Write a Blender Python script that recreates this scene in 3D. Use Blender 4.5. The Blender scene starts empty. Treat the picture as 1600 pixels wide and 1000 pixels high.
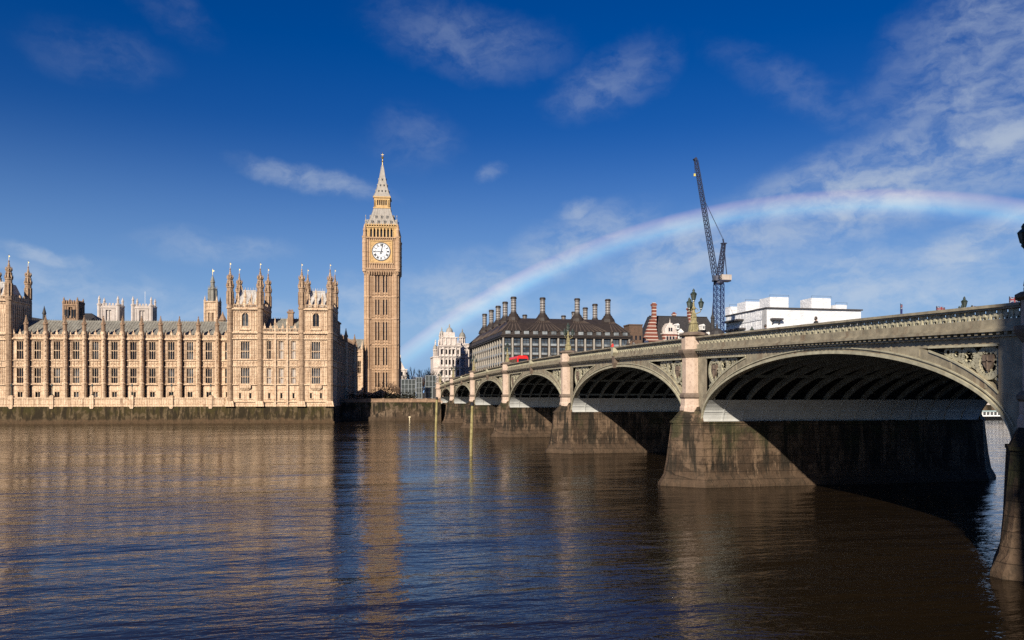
import bpy, math, random
from math import sin, cos, tan, atan, atan2, radians, pi, sqrt
from mathutils import Vector, Matrix
random.seed(7)
SC = bpy.context.scene
COL = SC.collection

# ------------------------------------------------------------------ camera
YAW = 0.20444            # the view turns this much to the right of the bridge's own direction
EYE = 7.4
cam_d = bpy.data.cameras.new('camera')
cam = bpy.data.objects.new('camera', cam_d)
COL.objects.link(cam)
cam.location = (0, 0, EYE)
cam.rotation_euler = (radians(90), 0, -YAW)
cam_d.sensor_width = 36.0
cam_d.lens = 36.0 * 1254 / 1600
cam_d.shift_y = 118 / 1600
cam_d.clip_start = 0.5
cam_d.clip_end = 9000
SC.camera = cam

# ------------------------------------------------------------------ exposure
SC.view_settings.view_transform = 'Standard'
SC.view_settings.look = 'None'
SC.view_settings.exposure = 0.65
SC.view_settings.gamma = 1.0
SC.render.engine = 'CYCLES'
SC.cycles.max_bounces = 6
SC.cycles.diffuse_bounces = 2
SC.cycles.glossy_bounces = 3
SC.cycles.use_denoising = False

# ------------------------------------------------------------------ sun
SUN_AZ = radians(212)    # clockwise from +Y: behind the viewer, to the left
SUN_EL = radians(28.5)
sd = bpy.data.lights.new('sun', 'SUN')
sd.energy = 5.0
sd.angle = radians(0.5)
sd.color = (1.0, 0.90, 0.76)
sun = bpy.data.objects.new('sun', sd)
COL.objects.link(sun)
sun.location = (-300, -500, 400)
to_sun = Vector((sin(SUN_AZ) * cos(SUN_EL), cos(SUN_AZ) * cos(SUN_EL), sin(SUN_EL)))
sun.rotation_euler = to_sun.to_track_quat('Z', 'Y').to_euler()

# ------------------------------------------------------------------ sky with clouds and a rainbow round the antisolar point
class N:
    """small helper to write node trees"""
    def __init__(self, tree):
        self.t = tree
    def __call__(self, kind, ins=None, **props):
        n = self.t.nodes.new(kind)
        for k, v in props.items():
            setattr(n, k, v)
        for k, v in (ins or {}).items():
            if isinstance(v, bpy.types.NodeSocket):
                self.t.links.new(v, n.inputs[k])
            else:
                n.inputs[k].default_value = v
        return n
    def math(self, op, a, b=0.0, c=0.0, clamp=False):
        n = self('ShaderNodeMath', {0: a, 1: b, 2: c}, operation=op)
        n.use_clamp = clamp
        return n.outputs[0]
    def mix(self, f, a, b, blend='MIX'):
        n = self('ShaderNodeMix', {0: f, 6: a, 7: b}, data_type='RGBA', blend_type=blend)
        return n.outputs[2]
    def ramp(self, f, stops, interp='LINEAR'):
        n = self('ShaderNodeValToRGB', {0: f})
        e = n.color_ramp.elements
        n.color_ramp.interpolation = interp
        while len(e) < len(stops):
            e.new(0.5)
        for s, (p, c) in zip(e, stops):
            s.position = p
            s.color = c if len(c) == 4 else (*c, 1)
        return n.outputs[0]
    def maprange(self, v, a, b, c, d, interp='SMOOTHSTEP'):
        n = self('ShaderNodeMapRange', {0: v, 1: a, 2: b, 3: c, 4: d}, interpolation_type=interp)
        return n.outputs[0]
    def noise(self, vec, scale, detail=4, rough=0.55, dist=0.0):
        n = self('ShaderNodeTexNoise', {'Vector': vec, 'Scale': scale, 'Detail': detail, 'Roughness': rough, 'Distortion': dist})
        return n.outputs[0]

world = bpy.data.worlds.new('World')
SC.world = world
world.use_nodes = True
wt = world.node_tree
wt.nodes.clear()
W = N(wt)
sky = W('ShaderNodeTexSky', sky_type='NISHITA')
sky.sun_disc = False
sky.sun_elevation = SUN_EL
sky.sun_rotation = SUN_AZ
sky.altitude = 50
sky.air_density = 1.0
sky.dust_density = 0.35
sky.ozone_density = 3.0
dirv = W('ShaderNodeTexCoord').outputs['Generated']
sep = W('ShaderNodeSeparateXYZ', {0: dirv})
az = W.math('ARCTAN2', sep.outputs[0], sep.outputs[1])
el = W.math('ARCSINE', sep.outputs[2])
ae = W('ShaderNodeCombineXYZ', {0: W.math('MULTIPLY', az, 57.2958), 1: W.math('MULTIPLY', el, 57.2958), 2: 0.0}).outputs[0]
warp = W('ShaderNodeTexNoise', {'Vector': ae, 'Scale': 0.28, 'Detail': 6.0, 'Roughness': 0.6})
wv = W('ShaderNodeVectorMath', {0: warp.outputs[1], 1: (0.5, 0.5, 0.5)}, operation='SUBTRACT').outputs[0]
wv = W('ShaderNodeVectorMath', {0: wv, 1: (3.0, 1.9, 0.0)}, operation='MULTIPLY').outputs[0]
aew = W('ShaderNodeVectorMath', {0: ae, 1: wv}, operation='ADD').outputs[0]
# clouds: azimuth, elevation, half-length, half-height (degrees), tilt (degrees), weight
CLOUDS = [
 (-2.2, 14.6, 5.6, 0.9, -10, 0.60), (-8.6, 9.9, 5.6, 1.2, 0, 0.30), (4.8, 17.6, 3.8, 2.2, 0, 0.14),
 (-15.6, 20.6, 4.5, 1.9, 0, 0.09), (8.6, 23.8, 8.0, 2.4, -8, 0.20), (19.0, 21.3, 5.0, 2.2, 20, 0.30),
 (10.3, 15.6, 1.4, 0.7, 15, 0.25), (42.5, 19.0, 7.5, 6.0, 35, 0.72), (36.5, 13.4, 13.0, 3.4, 14, 1.0),
 (43.5, 14.6, 6.0, 3.0, 10, 0.95), (26.0, 10.4, 10.0, 2.6, 14, 0.85), (41.2, 9.2, 5.0, 1.7, 16, 0.95), (34.2, 8.8, 3.2, 0.9, 10, 0.6),
 (-18.5, 8.6, 3.5, 0.6, -10, 0.65), (-13.5, 7.0, 3.0, 0.6, -14, 0.5), (-17.5, 6.4, 9.0, 2.4, -4, 0.5), (1.0, 6.4, 4.0, 2.2, 0, 0.45),
 (8.5, 7.2, 7.0, 3.2, 12, 0.6), (15.5, 10.4, 7.0, 2.2, 20, 0.60), (16.2, 12.9, 1.8, 0.8, 10, 0.5), (31.0, 6.2, 24.0, 4.2, 3, 0.62),
 (-10.0, 4.5, 16.0, 2.6, 0, 0.4), (33.0, 19.0, 9.0, 1.6, -28, 0.13), (-11.5, 24.0, 4.0, 1.6, -30, 0.07),
]
total = None
for (a, e, hl, hh, tilt, wgt) in CLOUDS:
    mp = W('ShaderNodeMapping', {'Vector': aew, 'Location': (a, e, 0), 'Rotation': (0, 0, radians(tilt)), 'Scale': (hl, hh, 1)}, vector_type='TEXTURE')
    ln = W('ShaderNodeVectorMath', {0: mp.outputs[0]}, operation='LENGTH').outputs['Value']
    b = W.maprange(ln, 1.2, 0.2, 0.0, wgt)
    total = b if total is None else W.math('MAXIMUM', total, b)
st = W('ShaderNodeMapping', {'Vector': aew, 'Scale': (0.55, 1.0, 1), 'Rotation': (0, 0, radians(-12))}).outputs[0]
fb = W.noise(st, 0.62, 9, 0.62, 0.1)
fb2 = W.noise(st, 0.16, 3, 0.5)
den = W.maprange(fb, 0.30, 0.72, 0.12, 1.35)
den = W.math('MULTIPLY', den, W.maprange(fb2, 0.25, 0.7, 0.55, 1.1))
cl = W.math('MULTIPLY', total, den)
cl = W.math('DIVIDE', cl, W.math('ADD', 1.0, W.math('MULTIPLY', cl, 0.42)))
# deep, saturated blue
grade = W('ShaderNodeHueSaturation', {'Hue': 0.523, 'Saturation': 1.46, 'Value': 0.93, 'Color': sky.outputs[0]}).outputs[0]
low = W.maprange(el, radians(-2), radians(17), 1.0, 0.0)
cloudcol = W.mix(low, (5.6, 6.6, 8.2, 1), (8.2, 9.2, 10.4, 1))
hz = W.math('MULTIPLY', W.maprange(el, radians(-1), radians(19), 1.0, 0.0), 0.85)
grade = W.mix(hz, grade, (2.9, 5.3, 9.6, 1))
skyc = W.mix(cl, grade, cloudcol)
# rainbow: red outside, violet inside, 41 degrees from the point opposite the sun
anti = -to_sun
dt = W('ShaderNodeVectorMath', {0: dirv, 1: anti}, operation='DOT_PRODUCT').outputs['Value']
ang = W.math('MULTIPLY', W.math('ARCCOSINE', dt), 57.2958)
t = W.maprange(ang, 40.05, 41.95, 0.0, 1.0, 'LINEAR')
bow = W.ramp(t, [(0.0, (0, 0, 0)), (0.18, (0.12, 0.22, 0.32)), (0.40, (0.45, 0.85, 0.85)), (0.60, (1.0, 1.0, 0.72)), (0.80, (1.0, 0.66, 0.42)), (0.90, (0.6, 0.30, 0.2)), (1.0, (0, 0, 0))])
inside = W.math('MULTIPLY', W.maprange(ang, 22, 40.5, 0.0, 0.16), W.math('LESS_THAN', ang, 40.5))
bn = W.maprange(W.noise(ae, 0.09, 2), 0.3, 0.7, 0.75, 1.25)
bmask = W.maprange(el, radians(0.0), radians(4), 0.6, 1.0)
bf = W.math('MULTIPLY', W.math('MULTIPLY', bn, bmask), 2.3)
bowc = W('ShaderNodeVectorMath', {0: bow, 'Scale': bf}, operation='SCALE').outputs[0]
skyc = W.mix(1.0, skyc, bowc, 'ADD')
bg = W('ShaderNodeBackground', {'Color': skyc, 'Strength': 0.05})
out = W('ShaderNodeOutputWorld', {'Surface': bg.outputs[0]})

# ------------------------------------------------------------------ mesh helper
class MB:
    def __init__(self, xf=None):
        self.v, self.f, self.m, self.xf, self.mi = [], [], [], xf, 0
    def add(self, pts, faces):
        o = len(self.v)
        if self.xf:
            pts = [self.xf(*p) for p in pts]
        self.v.extend(pts)
        for f in faces:
            self.f.append([i + o for i in f])
            self.m.append(self.mi)
    def quad(self, a, b, c, d):
        self.add([a, b, c, d], [(0, 1, 2, 3)])
    def box(self, x0, x1, y0, y1, z0, z1):
        self.add([(x0, y0, z0), (x1, y0, z0), (x1, y1, z0), (x0, y1, z0), (x0, y0, z1), (x1, y0, z1), (x1, y1, z1), (x0, y1, z1)],
                 [(3, 2, 1, 0), (4, 5, 6, 7), (0, 1, 5, 4), (1, 2, 6, 5), (2, 3, 7, 6), (3, 0, 4, 7)])
    def taper(self, x0, x1, y0, y1, z0, X0, X1, Y0, Y1, z1):
        self.add([(x0, y0, z0), (x1, y0, z0), (x1, y1, z0), (x0, y1, z0), (X0, Y0, z1), (X1, Y0, z1), (X1, Y1, z1), (X0, Y1, z1)],
                 [(3, 2, 1, 0), (4, 5, 6, 7), (0, 1, 5, 4), (1, 2, 6, 5), (2, 3, 7, 6), (3, 0, 4, 7)])
    def loft(self, rings, caps=True):
        n = len(rings[0])
        pts = [p for r in rings for p in r]
        fs = []
        for k in range(len(rings) - 1):
            for i in range(n):
                j = (i + 1) % n
                fs.append((k * n + i, k * n + j, (k + 1) * n + j, (k + 1) * n + i))
        if caps:
            fs.append(tuple(range(n - 1, -1, -1)))
            fs.append(tuple((len(rings) - 1) * n + i for i in range(n)))
        self.add(pts, fs)
    def lathe(self, cx, cy, prof, n=8, rot=None):
        rot = pi / n if rot is None else rot
        self.loft([[(cx + r * cos(rot + 2 * pi * i / n), cy + r * sin(rot + 2 * pi * i / n), z) for i in range(n)] for r, z in prof])
    def bar(self, p, q, w, h=None, n=4):
        p, q = Vector(p), Vector(q)
        d = (q - p)
        if d.length < 1e-6:
            return
        d.normalize()
        up = Vector((0, 0, 1)) if abs(d.z) < 0.95 else Vector((0, 1, 0))
        s = d.cross(up).normalized()
        u = s.cross(d)
        h = w if h is None else h
        if n == 4:
            off = [(-w / 2, -h / 2), (w / 2, -h / 2), (w / 2, h / 2), (-w / 2, h / 2)]
        else:
            off = [(w / 2 * cos(2 * pi * i / n), h / 2 * sin(2 * pi * i / n)) for i in range(n)]
        self.loft([[tuple(c + s * a + u * b) for a, b in off] for c in (p, q)])
    def tube(self, pts, rad, n=5):
        rings = []
        for i, p in enumerate(pts):
            p = Vector(p)
            d = (Vector(pts[min(i + 1, len(pts) - 1)]) - Vector(pts[max(i - 1, 0)])).normalized()
            up = Vector((0, 0, 1)) if abs(d.z) < 0.9 else Vector((0, 1, 0))
            s = d.cross(up).normalized()
            u = s.cross(d)
            r = rad[i] if isinstance(rad, (list, tuple)) else rad
            rings.append([tuple(p + s * r * cos(2 * pi * k / n) + u * r * sin(2 * pi * k / n)) for k in range(n)])
        self.loft(rings)
    def build(self, name, mat, parent=None, smooth=False, loc=None):
        me = bpy.data.meshes.new(name)
        me.from_pydata(self.v, [], self.f)
        mats = mat if isinstance(mat, (list, tuple)) else [mat]
        for m in mats:
            me.materials.append(m)
        if len(mats) > 1:
            me.polygons.foreach_set('material_index', self.m)
        if smooth:
            me.polygons.foreach_set('use_smooth', [True] * len(me.polygons))
        me.update()
        o = bpy.data.objects.new(name, me)
        COL.objects.link(o)
        if parent:
            o.parent = parent
        if loc:
            o.location = loc
        return o

def tag(o, label=None, cat=None, group=None, kind=None):
    if label: o['label'] = label
    if cat: o['category'] = cat
    if group: o['group'] = group
    if kind: o['kind'] = kind
    return o
def empty(name, loc, rz=0, label=None, cat=None, group=None):
    o = bpy.data.objects.new(name, None)
    COL.objects.link(o)
    o.location = loc
    o.rotation_euler = (0, 0, rz)
    o.empty_display_size = 0.5
    return tag(o, label, cat, group)
def copy_tree(o, parent=None):
    c = o.copy()
    COL.objects.link(c)
    if parent: c.parent = parent
    for ch in o.children:
        copy_tree(ch, c)
    return c

def wall_open(m, x0, x1, z0, z1, y, depth, ops):
    """front wall in the plane y facing -y, with rectangular openings (xc, w, z0, z1) that have reveals"""
    rc = [(c - w / 2, c + w / 2, a, b) for c, w, a, b in ops]
    xs = sorted({x0, x1, *[r[0] for r in rc], *[r[1] for r in rc]})
    zs = sorted({z0, z1, *[r[2] for r in rc], *[r[3] for r in rc]})
    for i in range(len(xs) - 1):
        run = None
        for j in range(len(zs) - 1):
            cx, cz = (xs[i] + xs[i + 1]) / 2, (zs[j] + zs[j + 1]) / 2
            if xs[i] < x0 - 1e-6 or xs[i + 1] > x1 + 1e-6:
                continue
            hole = any(a < cx < b and c < cz < d for a, b, c, d in rc)
            if hole:
                if run is not None:
                    m.quad((xs[i], y, run), (xs[i + 1], y, run), (xs[i + 1], y, zs[j]), (xs[i], y, zs[j]))
                run = None
            elif run is None:
                run = zs[j]
        if run is not None:
            m.quad((xs[i], y, run), (xs[i + 1], y, run), (xs[i + 1], y, z1), (xs[i], y, z1))
    for a, b, c, d in rc:
        Y = y + depth
        m.quad((a, y, c), (a, Y, c), (a, Y, d), (a, y, d))
        m.quad((b, Y, c), (b, y, c), (b, y, d), (b, Y, d))
        m.quad((a, Y, c), (a, y, c), (b, y, c), (b, Y, c))
        m.quad((a, y, d), (a, Y, d), (b, Y, d), (b, y, d))

# ------------------------------------------------------------------ materials
def newmat(name):
    m = bpy.data.materials.new(name)
    m.use_nodes = True
    t = m.node_tree
    t.nodes.clear()
    n = N(t)
    bs = n('ShaderNodeBsdfPrincipled')
    n('ShaderNodeOutputMaterial', {'Surface': bs.outputs[0]})
    return m, n, bs
def setin(n, bs, **kw):
    for k, v in kw.items():
        k = k.replace('_', ' ')
        if isinstance(v, bpy.types.NodeSocket): n.t.links.new(v, bs.inputs[k])
        else: bs.inputs[k].default_value = v
def pos(n, scale=(1, 1, 1)):
    g = n('ShaderNodeNewGeometry').outputs['Position']
    return n('ShaderNodeVectorMath', {0: g, 1: scale}, operation='MULTIPLY').outputs[0]
def c4(c): return (*c, 1)
def mat_stone(name, c1, c2, c3=None, scale=0.35, rough=0.85, streak=0.5, bump=0.15, stain=(0.1, 0.07, 0.05), fine=3.0, stain_amt=0.5):
    m, n, bs = newmat(name)
    p = pos(n)
    base = n.mix(n.maprange(n.noise(p, scale, 5, 0.6), 0.3, 0.7, 0, 1), c4(c1), c4(c2))
    if c3:
        base = n.mix(n.maprange(n.noise(p, fine, 3, 0.6), 0.48, 0.75, 0, 0.85), base, c4(c3))
    s = n.noise(pos(n, (1.3, 1.3, 0.12)), 1.0, 5, 0.65)
    base = n.mix(n.math('MULTIPLY', n.maprange(s, 0.5, 0.75, 0, streak), stain_amt), base, c4(stain))
    setin(n, bs, Base_Color=base, Roughness=rough, Specular_IOR_Level=0.25)
    if bump:
        b = n('ShaderNodeBump', {'Height': n.noise(p, fine * 1.5, 5, 0.65), 'Strength': bump, 'Distance': 0.15})
        setin(n, bs, Normal=b.outputs[0])
    return m
def mat_paint(name, c, rough=0.45, var=0.25, metallic=0.0, scale=1.2, streak=0.0, streakc=(0.12, 0.06, 0.03)):
    m, n, bs = newmat(name)
    f = n.maprange(n.noise(pos(n), scale, 5, 0.6), 0.3, 0.7, 0, 1)
    col = n.mix(f, c4(tuple(x * (1 - var) for x in c)), c4(tuple(min(1, x * (1 + var * 0.5)) for x in c)))
    if streak:
        s = n.noise(pos(n, (1.5, 1.5, 0.1)), 1.0, 4, 0.6)
        col = n.mix(n.maprange(s, 0.52, 0.75, 0, streak), col, c4(streakc))
    setin(n, bs, Base_Color=col, Roughness=rough, Metallic=metallic)
    return m
def mat_glass(name, c=(0.012, 0.014, 0.018), rough=0.08, var=0.6):
    m, n, bs = newmat(name)
    f = n.noise(pos(n), 0.45, 2)
    col = n.mix(n.maprange(f, 0.35, 0.65, 0, var), c4(c), c4(tuple(min(1, x * 3 + 0.01) for x in c)))
    setin(n, bs, Base_Color=col, Roughness=rough)
    b = n('ShaderNodeBump', {'Height': n.noise(pos(n), 0.9, 2), 'Strength': 0.08, 'Distance': 0.3})
    setin(n, bs, Normal=b.outputs[0])
    return m
def mat_bricks(name, c1, c2, mortar, sc=1.0, rough=0.85, bw=0.9, rh=0.3, stain=(0.03, 0.025, 0.015), stain_amt=0.5, axis='xz'):
    m, n, bs = newmat(name)
    g = n('ShaderNodeSeparateXYZ', {0: pos(n)})
    hor = n.math('ADD', g.outputs[0], g.outputs[1])
    vec = n('ShaderNodeCombineXYZ', {0: hor, 1: g.outputs[2], 2: 0.0}).outputs[0]
    br = n('ShaderNodeTexBrick', {'Vector': vec, 'Color1': c4(c1), 'Color2': c4(c2), 'Mortar': c4(mortar), 'Scale': sc, 'Mortar Size': 0.025, 'Brick Width': bw, 'Row Height': rh, 'Bias': 0.0})
    s = n.noise(pos(n, (0.9, 0.9, 0.25)), 0.9, 6, 0.65)
    col = n.mix(n.math('MULTIPLY', n.maprange(s, 0.4, 0.65, 0, 1), stain_amt), br.outputs[0], c4(stain))
    setin(n, bs, Base_Color=col, Roughness=rough)
    h = n.math('ADD', n.math('MULTIPLY', br.outputs[1], -0.6), n.noise(pos(n), 4.0, 5, 0.7))
    b = n('ShaderNodeBump', {'Height': h, 'Strength': 0.35, 'Distance': 0.12})
    setin(n, bs, Normal=b.outputs[0])
    return m
def mat_tide(name, cols, tide, pale=(0.19, 0.135, 0.09), dark=(0.014, 0.011, 0.007), moss=(0.026, 0.030, 0.010), rough=0.7, blocks=True):
    """old masonry that the tide covers: colours change with height above the water, with ragged limits"""
    m, n, bs = newmat(name)
    g = n('ShaderNodeSeparateXYZ', {0: pos(n)})
    rag = n.noise(pos(n, (0.8, 0.8, 0.35)), 0.8, 6, 0.65)
    z = n.math('ADD', g.outputs[2], n.math('MULTIPLY', n.math('SUBTRACT', rag, 0.5), 2.6))
    zz = n.math('DIVIDE', z, tide)
    col = n.ramp(zz, cols)
    up = n.maprange(zz, 0.12, 0.3, 0.25, 1.0)
    p1 = n.noise(pos(n, (0.55, 0.55, 0.4)), 1.0, 6, 0.62, 0.4)
    col = n.mix(n.math('MULTIPLY', n.maprange(p1, 0.49, 0.57, 0, 0.85), up), col, c4(pale))
    s = n.noise(pos(n, (1.0, 1.0, 0.10)), 1.0, 5, 0.65)
    col = n.mix(n.math('MULTIPLY', n.maprange(s, 0.47, 0.56, 0, 0.92), up), col, c4(dark))
    s2 = n.noise(pos(n, (1.7, 1.7, 0.13)), 1.0, 5, 0.7)
    col = n.mix(n.math('MULTIPLY', n.maprange(s2, 0.57, 0.63, 0, 0.75), up), col, c4(tuple(min(1, x * 1.35) for x in pale)))
    pm = n.noise(pos(n, (0.35, 0.35, 0.3)), 1.0, 5, 0.7)
    col = n.mix(n.math('MULTIPLY', n.maprange(pm, 0.48, 0.60, 0, 0.65), n.maprange(zz, 0.35, 0.75, 0, 1)), col, c4(moss))
    pt = n.noise(pos(n), 2.2, 5, 0.75)
    col = n.mix(n.maprange(pt, 0.48, 0.68, 0, 0.65), col, c4(tuple(x * 1.6 for x in dark)))
    h = n.noise(pos(n), 3.0, 6, 0.7)
    if blocks:
        hor = n.math('ADD', g.outputs[0], g.outputs[1])
        vec = n('ShaderNodeCombineXYZ', {0: hor, 1: g.outputs[2], 2: 0.0}).outputs[0]
        br = n('ShaderNodeTexBrick', {'Vector': vec, 'Color1': (1, 1, 1, 1), 'Color2': (0.78, 0.78, 0.78, 1), 'Mortar': (0.35, 0.35, 0.35, 1), 'Scale': 1.0, 'Mortar Size': 0.022, 'Mortar Smooth': 0.4, 'Brick Width': 1.35, 'Row Height': 0.62})
        col = n.mix(0.85, col, br.outputs[0], 'MULTIPLY')
        h = n.math('ADD', h, n.math('MULTIPLY', br.outputs[1], -0.5))
    setin(n, bs, Base_Color=col, Roughness=rough, Specular_IOR_Level=0.2)
    b = n('ShaderNodeBump', {'Height': h, 'Strength': 0.6, 'Distance': 0.2})
    setin(n, bs, Normal=b.outputs[0])
    return m

def carve(mat, wdt, hgt, amount, dark, bump=0.6):
    """shallow carved panelling all over the stone"""
    t = mat.node_tree; n = N(t)
    bs = next(x for x in t.nodes if x.type == 'BSDF_PRINCIPLED')
    g = n('ShaderNodeSeparateXYZ', {0: pos(n)})
    hor = n.math('ADD', n.math('MULTIPLY', g.outputs[0], 0.99), n.math('MULTIPLY', g.outputs[1], 0.89))
    vec = n('ShaderNodeCombineXYZ', {0: hor, 1: g.outputs[2], 2: 0.0}).outputs[0]
    br = n('ShaderNodeTexBrick', {'Vector': vec, 'Color1': (1, 1, 1, 1), 'Color2': (.84, .82, .80, 1), 'Mortar': c4(dark), 'Scale': 1.0, 'Mortar Size': 0.035, 'Mortar Smooth': 0.3, 'Brick Width': wdt, 'Row Height': hgt})
    br.offset = 0.0
    old = bs.inputs['Base Color'].links[0].from_socket
    setin(n, bs, Base_Color=n.mix(amount, old, br.outputs[0], 'MULTIPLY'))
    oldn = bs.inputs['Normal'].links[0].from_socket
    b = n('ShaderNodeBump', {'Height': br.outputs[1], 'Strength': bump, 'Distance': 0.12, 'Normal': oldn})
    b.invert = True
    setin(n, bs, Normal=b.outputs[0])
    return mat
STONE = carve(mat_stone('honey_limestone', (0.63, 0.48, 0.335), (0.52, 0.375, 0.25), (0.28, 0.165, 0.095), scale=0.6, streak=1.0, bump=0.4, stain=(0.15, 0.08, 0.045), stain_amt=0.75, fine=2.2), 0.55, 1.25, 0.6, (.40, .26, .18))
STONE_DK = mat_stone('weathered_and_shade_dark_limestone', (0.30, 0.20, 0.13), (0.21, 0.135, 0.085), (0.12, 0.075, 0.05), scale=0.8, streak=0.9, stain=(0.07, 0.045, 0.03))  # weathered stone; on the palace side wall its dark tone stands for shade
TOWER_ST = carve(mat_stone('restored_limestone', (0.47, 0.325, 0.21), (0.39, 0.26, 0.16), (0.29, 0.165, 0.09), scale=0.5, streak=0.8, bump=0.3, stain=(0.17, 0.09, 0.05), fine=2.2), 0.6, 1.6, 0.6, (.45, .30, .22))
GOLD_ST = mat_stone('gilded_stone', (0.52, 0.35, 0.165), (0.42, 0.27, 0.12), (0.27, 0.15, 0.06), scale=1.0, streak=0.4)
SPIRE = mat_stone('cast_iron_roof_plates', (0.29, 0.265, 0.235), (0.22, 0.20, 0.175), (0.35, 0.315, 0.27), scale=0.8, rough=0.55, streak=0.5, stain=(0.22, 0.15, 0.10))
LEAD = mat_stone('grey_roof_plates', (0.20, 0.19, 0.16), (0.135, 0.125, 0.105), (0.25, 0.235, 0.20), scale=0.7, rough=0.6, streak=0.6, stain=(0.07, 0.06, 0.05))
ROOFPALE = mat_stone('pale_roof_plates', (0.42, 0.40, 0.38), (0.30, 0.28, 0.265), (0.19, 0.17, 0.155), scale=1.0, rough=0.5)
GLASS = mat_glass('dark_window_glass', (0.006, 0.006, 0.007))
GLASSB = mat_glass('window_glass_with_blinds', (0.045, 0.045, 0.045), 0.12, 0.9)
BLIND = mat_paint('pale_window_blind', (0.50, 0.46, 0.42), 0.7)
GILT = mat_paint('gilding', (0.85, 0.62, 0.22), 0.3, 0.1, 0.9)
BLACK = mat_paint('black_iron', (0.012, 0.012, 0.013), 0.4)
WHITE = mat_paint('white_opal_glass', (0.62, 0.63, 0.64), 0.3, 0.05)

# ================================================================== GROUND AND WATER
ROT = radians(6.8)        # the palace is turned this much against the bridge
PO = (-3.5, 223.4)        # north river corner of the palace
def pw(u, v):             # palace frame -> world
    return (PO[0] + u * cos(ROT) + v * sin(ROT), PO[1] - u * sin(ROT) + v * cos(ROT))

m, n, bs = newmat('river_water')
P = pos(n)
warpn = n('ShaderNodeTexNoise', {'Vector': pos(n, (0.05, 0.05, 0)), 'Scale': 1.0, 'Detail': 2.0})
pw_ = n('ShaderNodeVectorMath', {0: warpn.outputs[1], 'Scale': 3.0}, operation='SCALE').outputs[0]
Pw = n('ShaderNodeVectorMath', {0: P, 1: pw_}, operation='ADD').outputs[0]
def wn(sx, sy, rot, scale, det, rg):
    mp = n('ShaderNodeMapping', {'Vector': Pw, 'Rotation': (0, 0, radians(rot)), 'Scale': (sx, sy, 0)}).outputs[0]
    return n.noise(mp, scale, det, rg, 0.2)
big = wn(0.22, 1.0, 6, 0.22, 3, 0.5)
mid = wn(0.42, 1.0, -14, 0.62, 4, 0.6)
sml = wn(0.5, 1.0, -4, 1.9, 4, 0.62)
patch = n.maprange(n.noise(pos(n, (0.012, 0.03, 0)), 1.0, 3), 0.35, 0.65, 0.5, 1.35)
h = n.math('ADD', n.math('MULTIPLY', big, 0.95), n.math('ADD', n.math('MULTIPLY', mid, 0.40), n.math('MULTIPLY', sml, 0.14)))
h = n.math('MULTIPLY', h, patch)
bmp = n('ShaderNodeBump', {'Height': h, 'Strength': 1.0, 'Distance': 0.25})
mud = n.mix(n.maprange(n.noise(pos(n, (0.02, 0.05, 0)), 1.0, 3), 0.35, 0.65, 0, 1), (0.013, 0.0082, 0.0040, 1), (0.009, 0.006, 0.0032, 1))
setin(n, bs, Base_Color=mud, Roughness=0.06, IOR=1.33, Normal=bmp.outputs[0])
WATER = m
mb = MB()
mb.quad((-2500, -60, 0), (2500, -60, 0), (2500, 262, 0), (-2500, 262, 0))
tag(mb.build('river', WATER), kind='structure')

m, n, bs = newmat('paving_and_earth')
col = n.mix(n.maprange(n.noise(pos(n), 0.08, 5), 0.35, 0.65, 0, 1), (0.11, 0.10, 0.085, 1), (0.06, 0.065, 0.035, 1))
setin(n, bs, Base_Color=col, Roughness=0.9)
GROUND = m
mb = MB()
front = [pw(-700, 1.0), pw(0, 1.0), pw(0.0, 17.6), (28, 241.2), (54, 241.2), (56, 236), (2600, 236)]
pts = [(x, y, 4.7) for x, y in front] + [(2600, 5000, 4.7), (-2600, 5000, 4.7), (-2600, 420, 4.7)]
mb.add(pts, [tuple(range(len(pts)))])
tag(mb.build('ground', GROUND), kind='structure')

# near bank: the promenade underfoot and an unseen tall building, added and shaped to shade the bridge end
mb = MB()
mb.box(-400, 27.5, -60, -1.2, -1.0, 5.8); mb.box(27.5, 400, -60, -6.0, -1.0, 5.8)
tag(mb.build('pavement', GROUND), kind='structure')
nbk = empty('shading_hospital_block', (22, -17, 5.8), 0, 'tall pale building on the near bank behind the viewer, unseen and added to shade the bridge end', 'building')
mb = MB()
wall_open(mb, -18.4, 17, 0, 40, 8.0, -.4, [(-16.5 + 3.5 * i, 1.4, 2 + 4 * j, 4.2 + 4 * j) for i in range(10) for j in range(9)])
mb.box(-18.4, 17, -9, 7.5, 0, 39.8)
for j in range(10): mb.box(-18.5, 17.1, 7.9, 8.2, .9 + 4 * j, 1.2 + 4 * j)
mb.box(-18.6, 17.3, -9.3, 8.4, 39.8, 40.5)
mb.build('wall', STONE_DK, nbk)
mb = MB(); mb.box(-6, 6, -6, 2, 40.5, 43.5); mb.box(-6.3, 6.3, -6.3, 2.3, 43.5, 43.9); mb.build('plant_room', LEAD, nbk)

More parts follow.
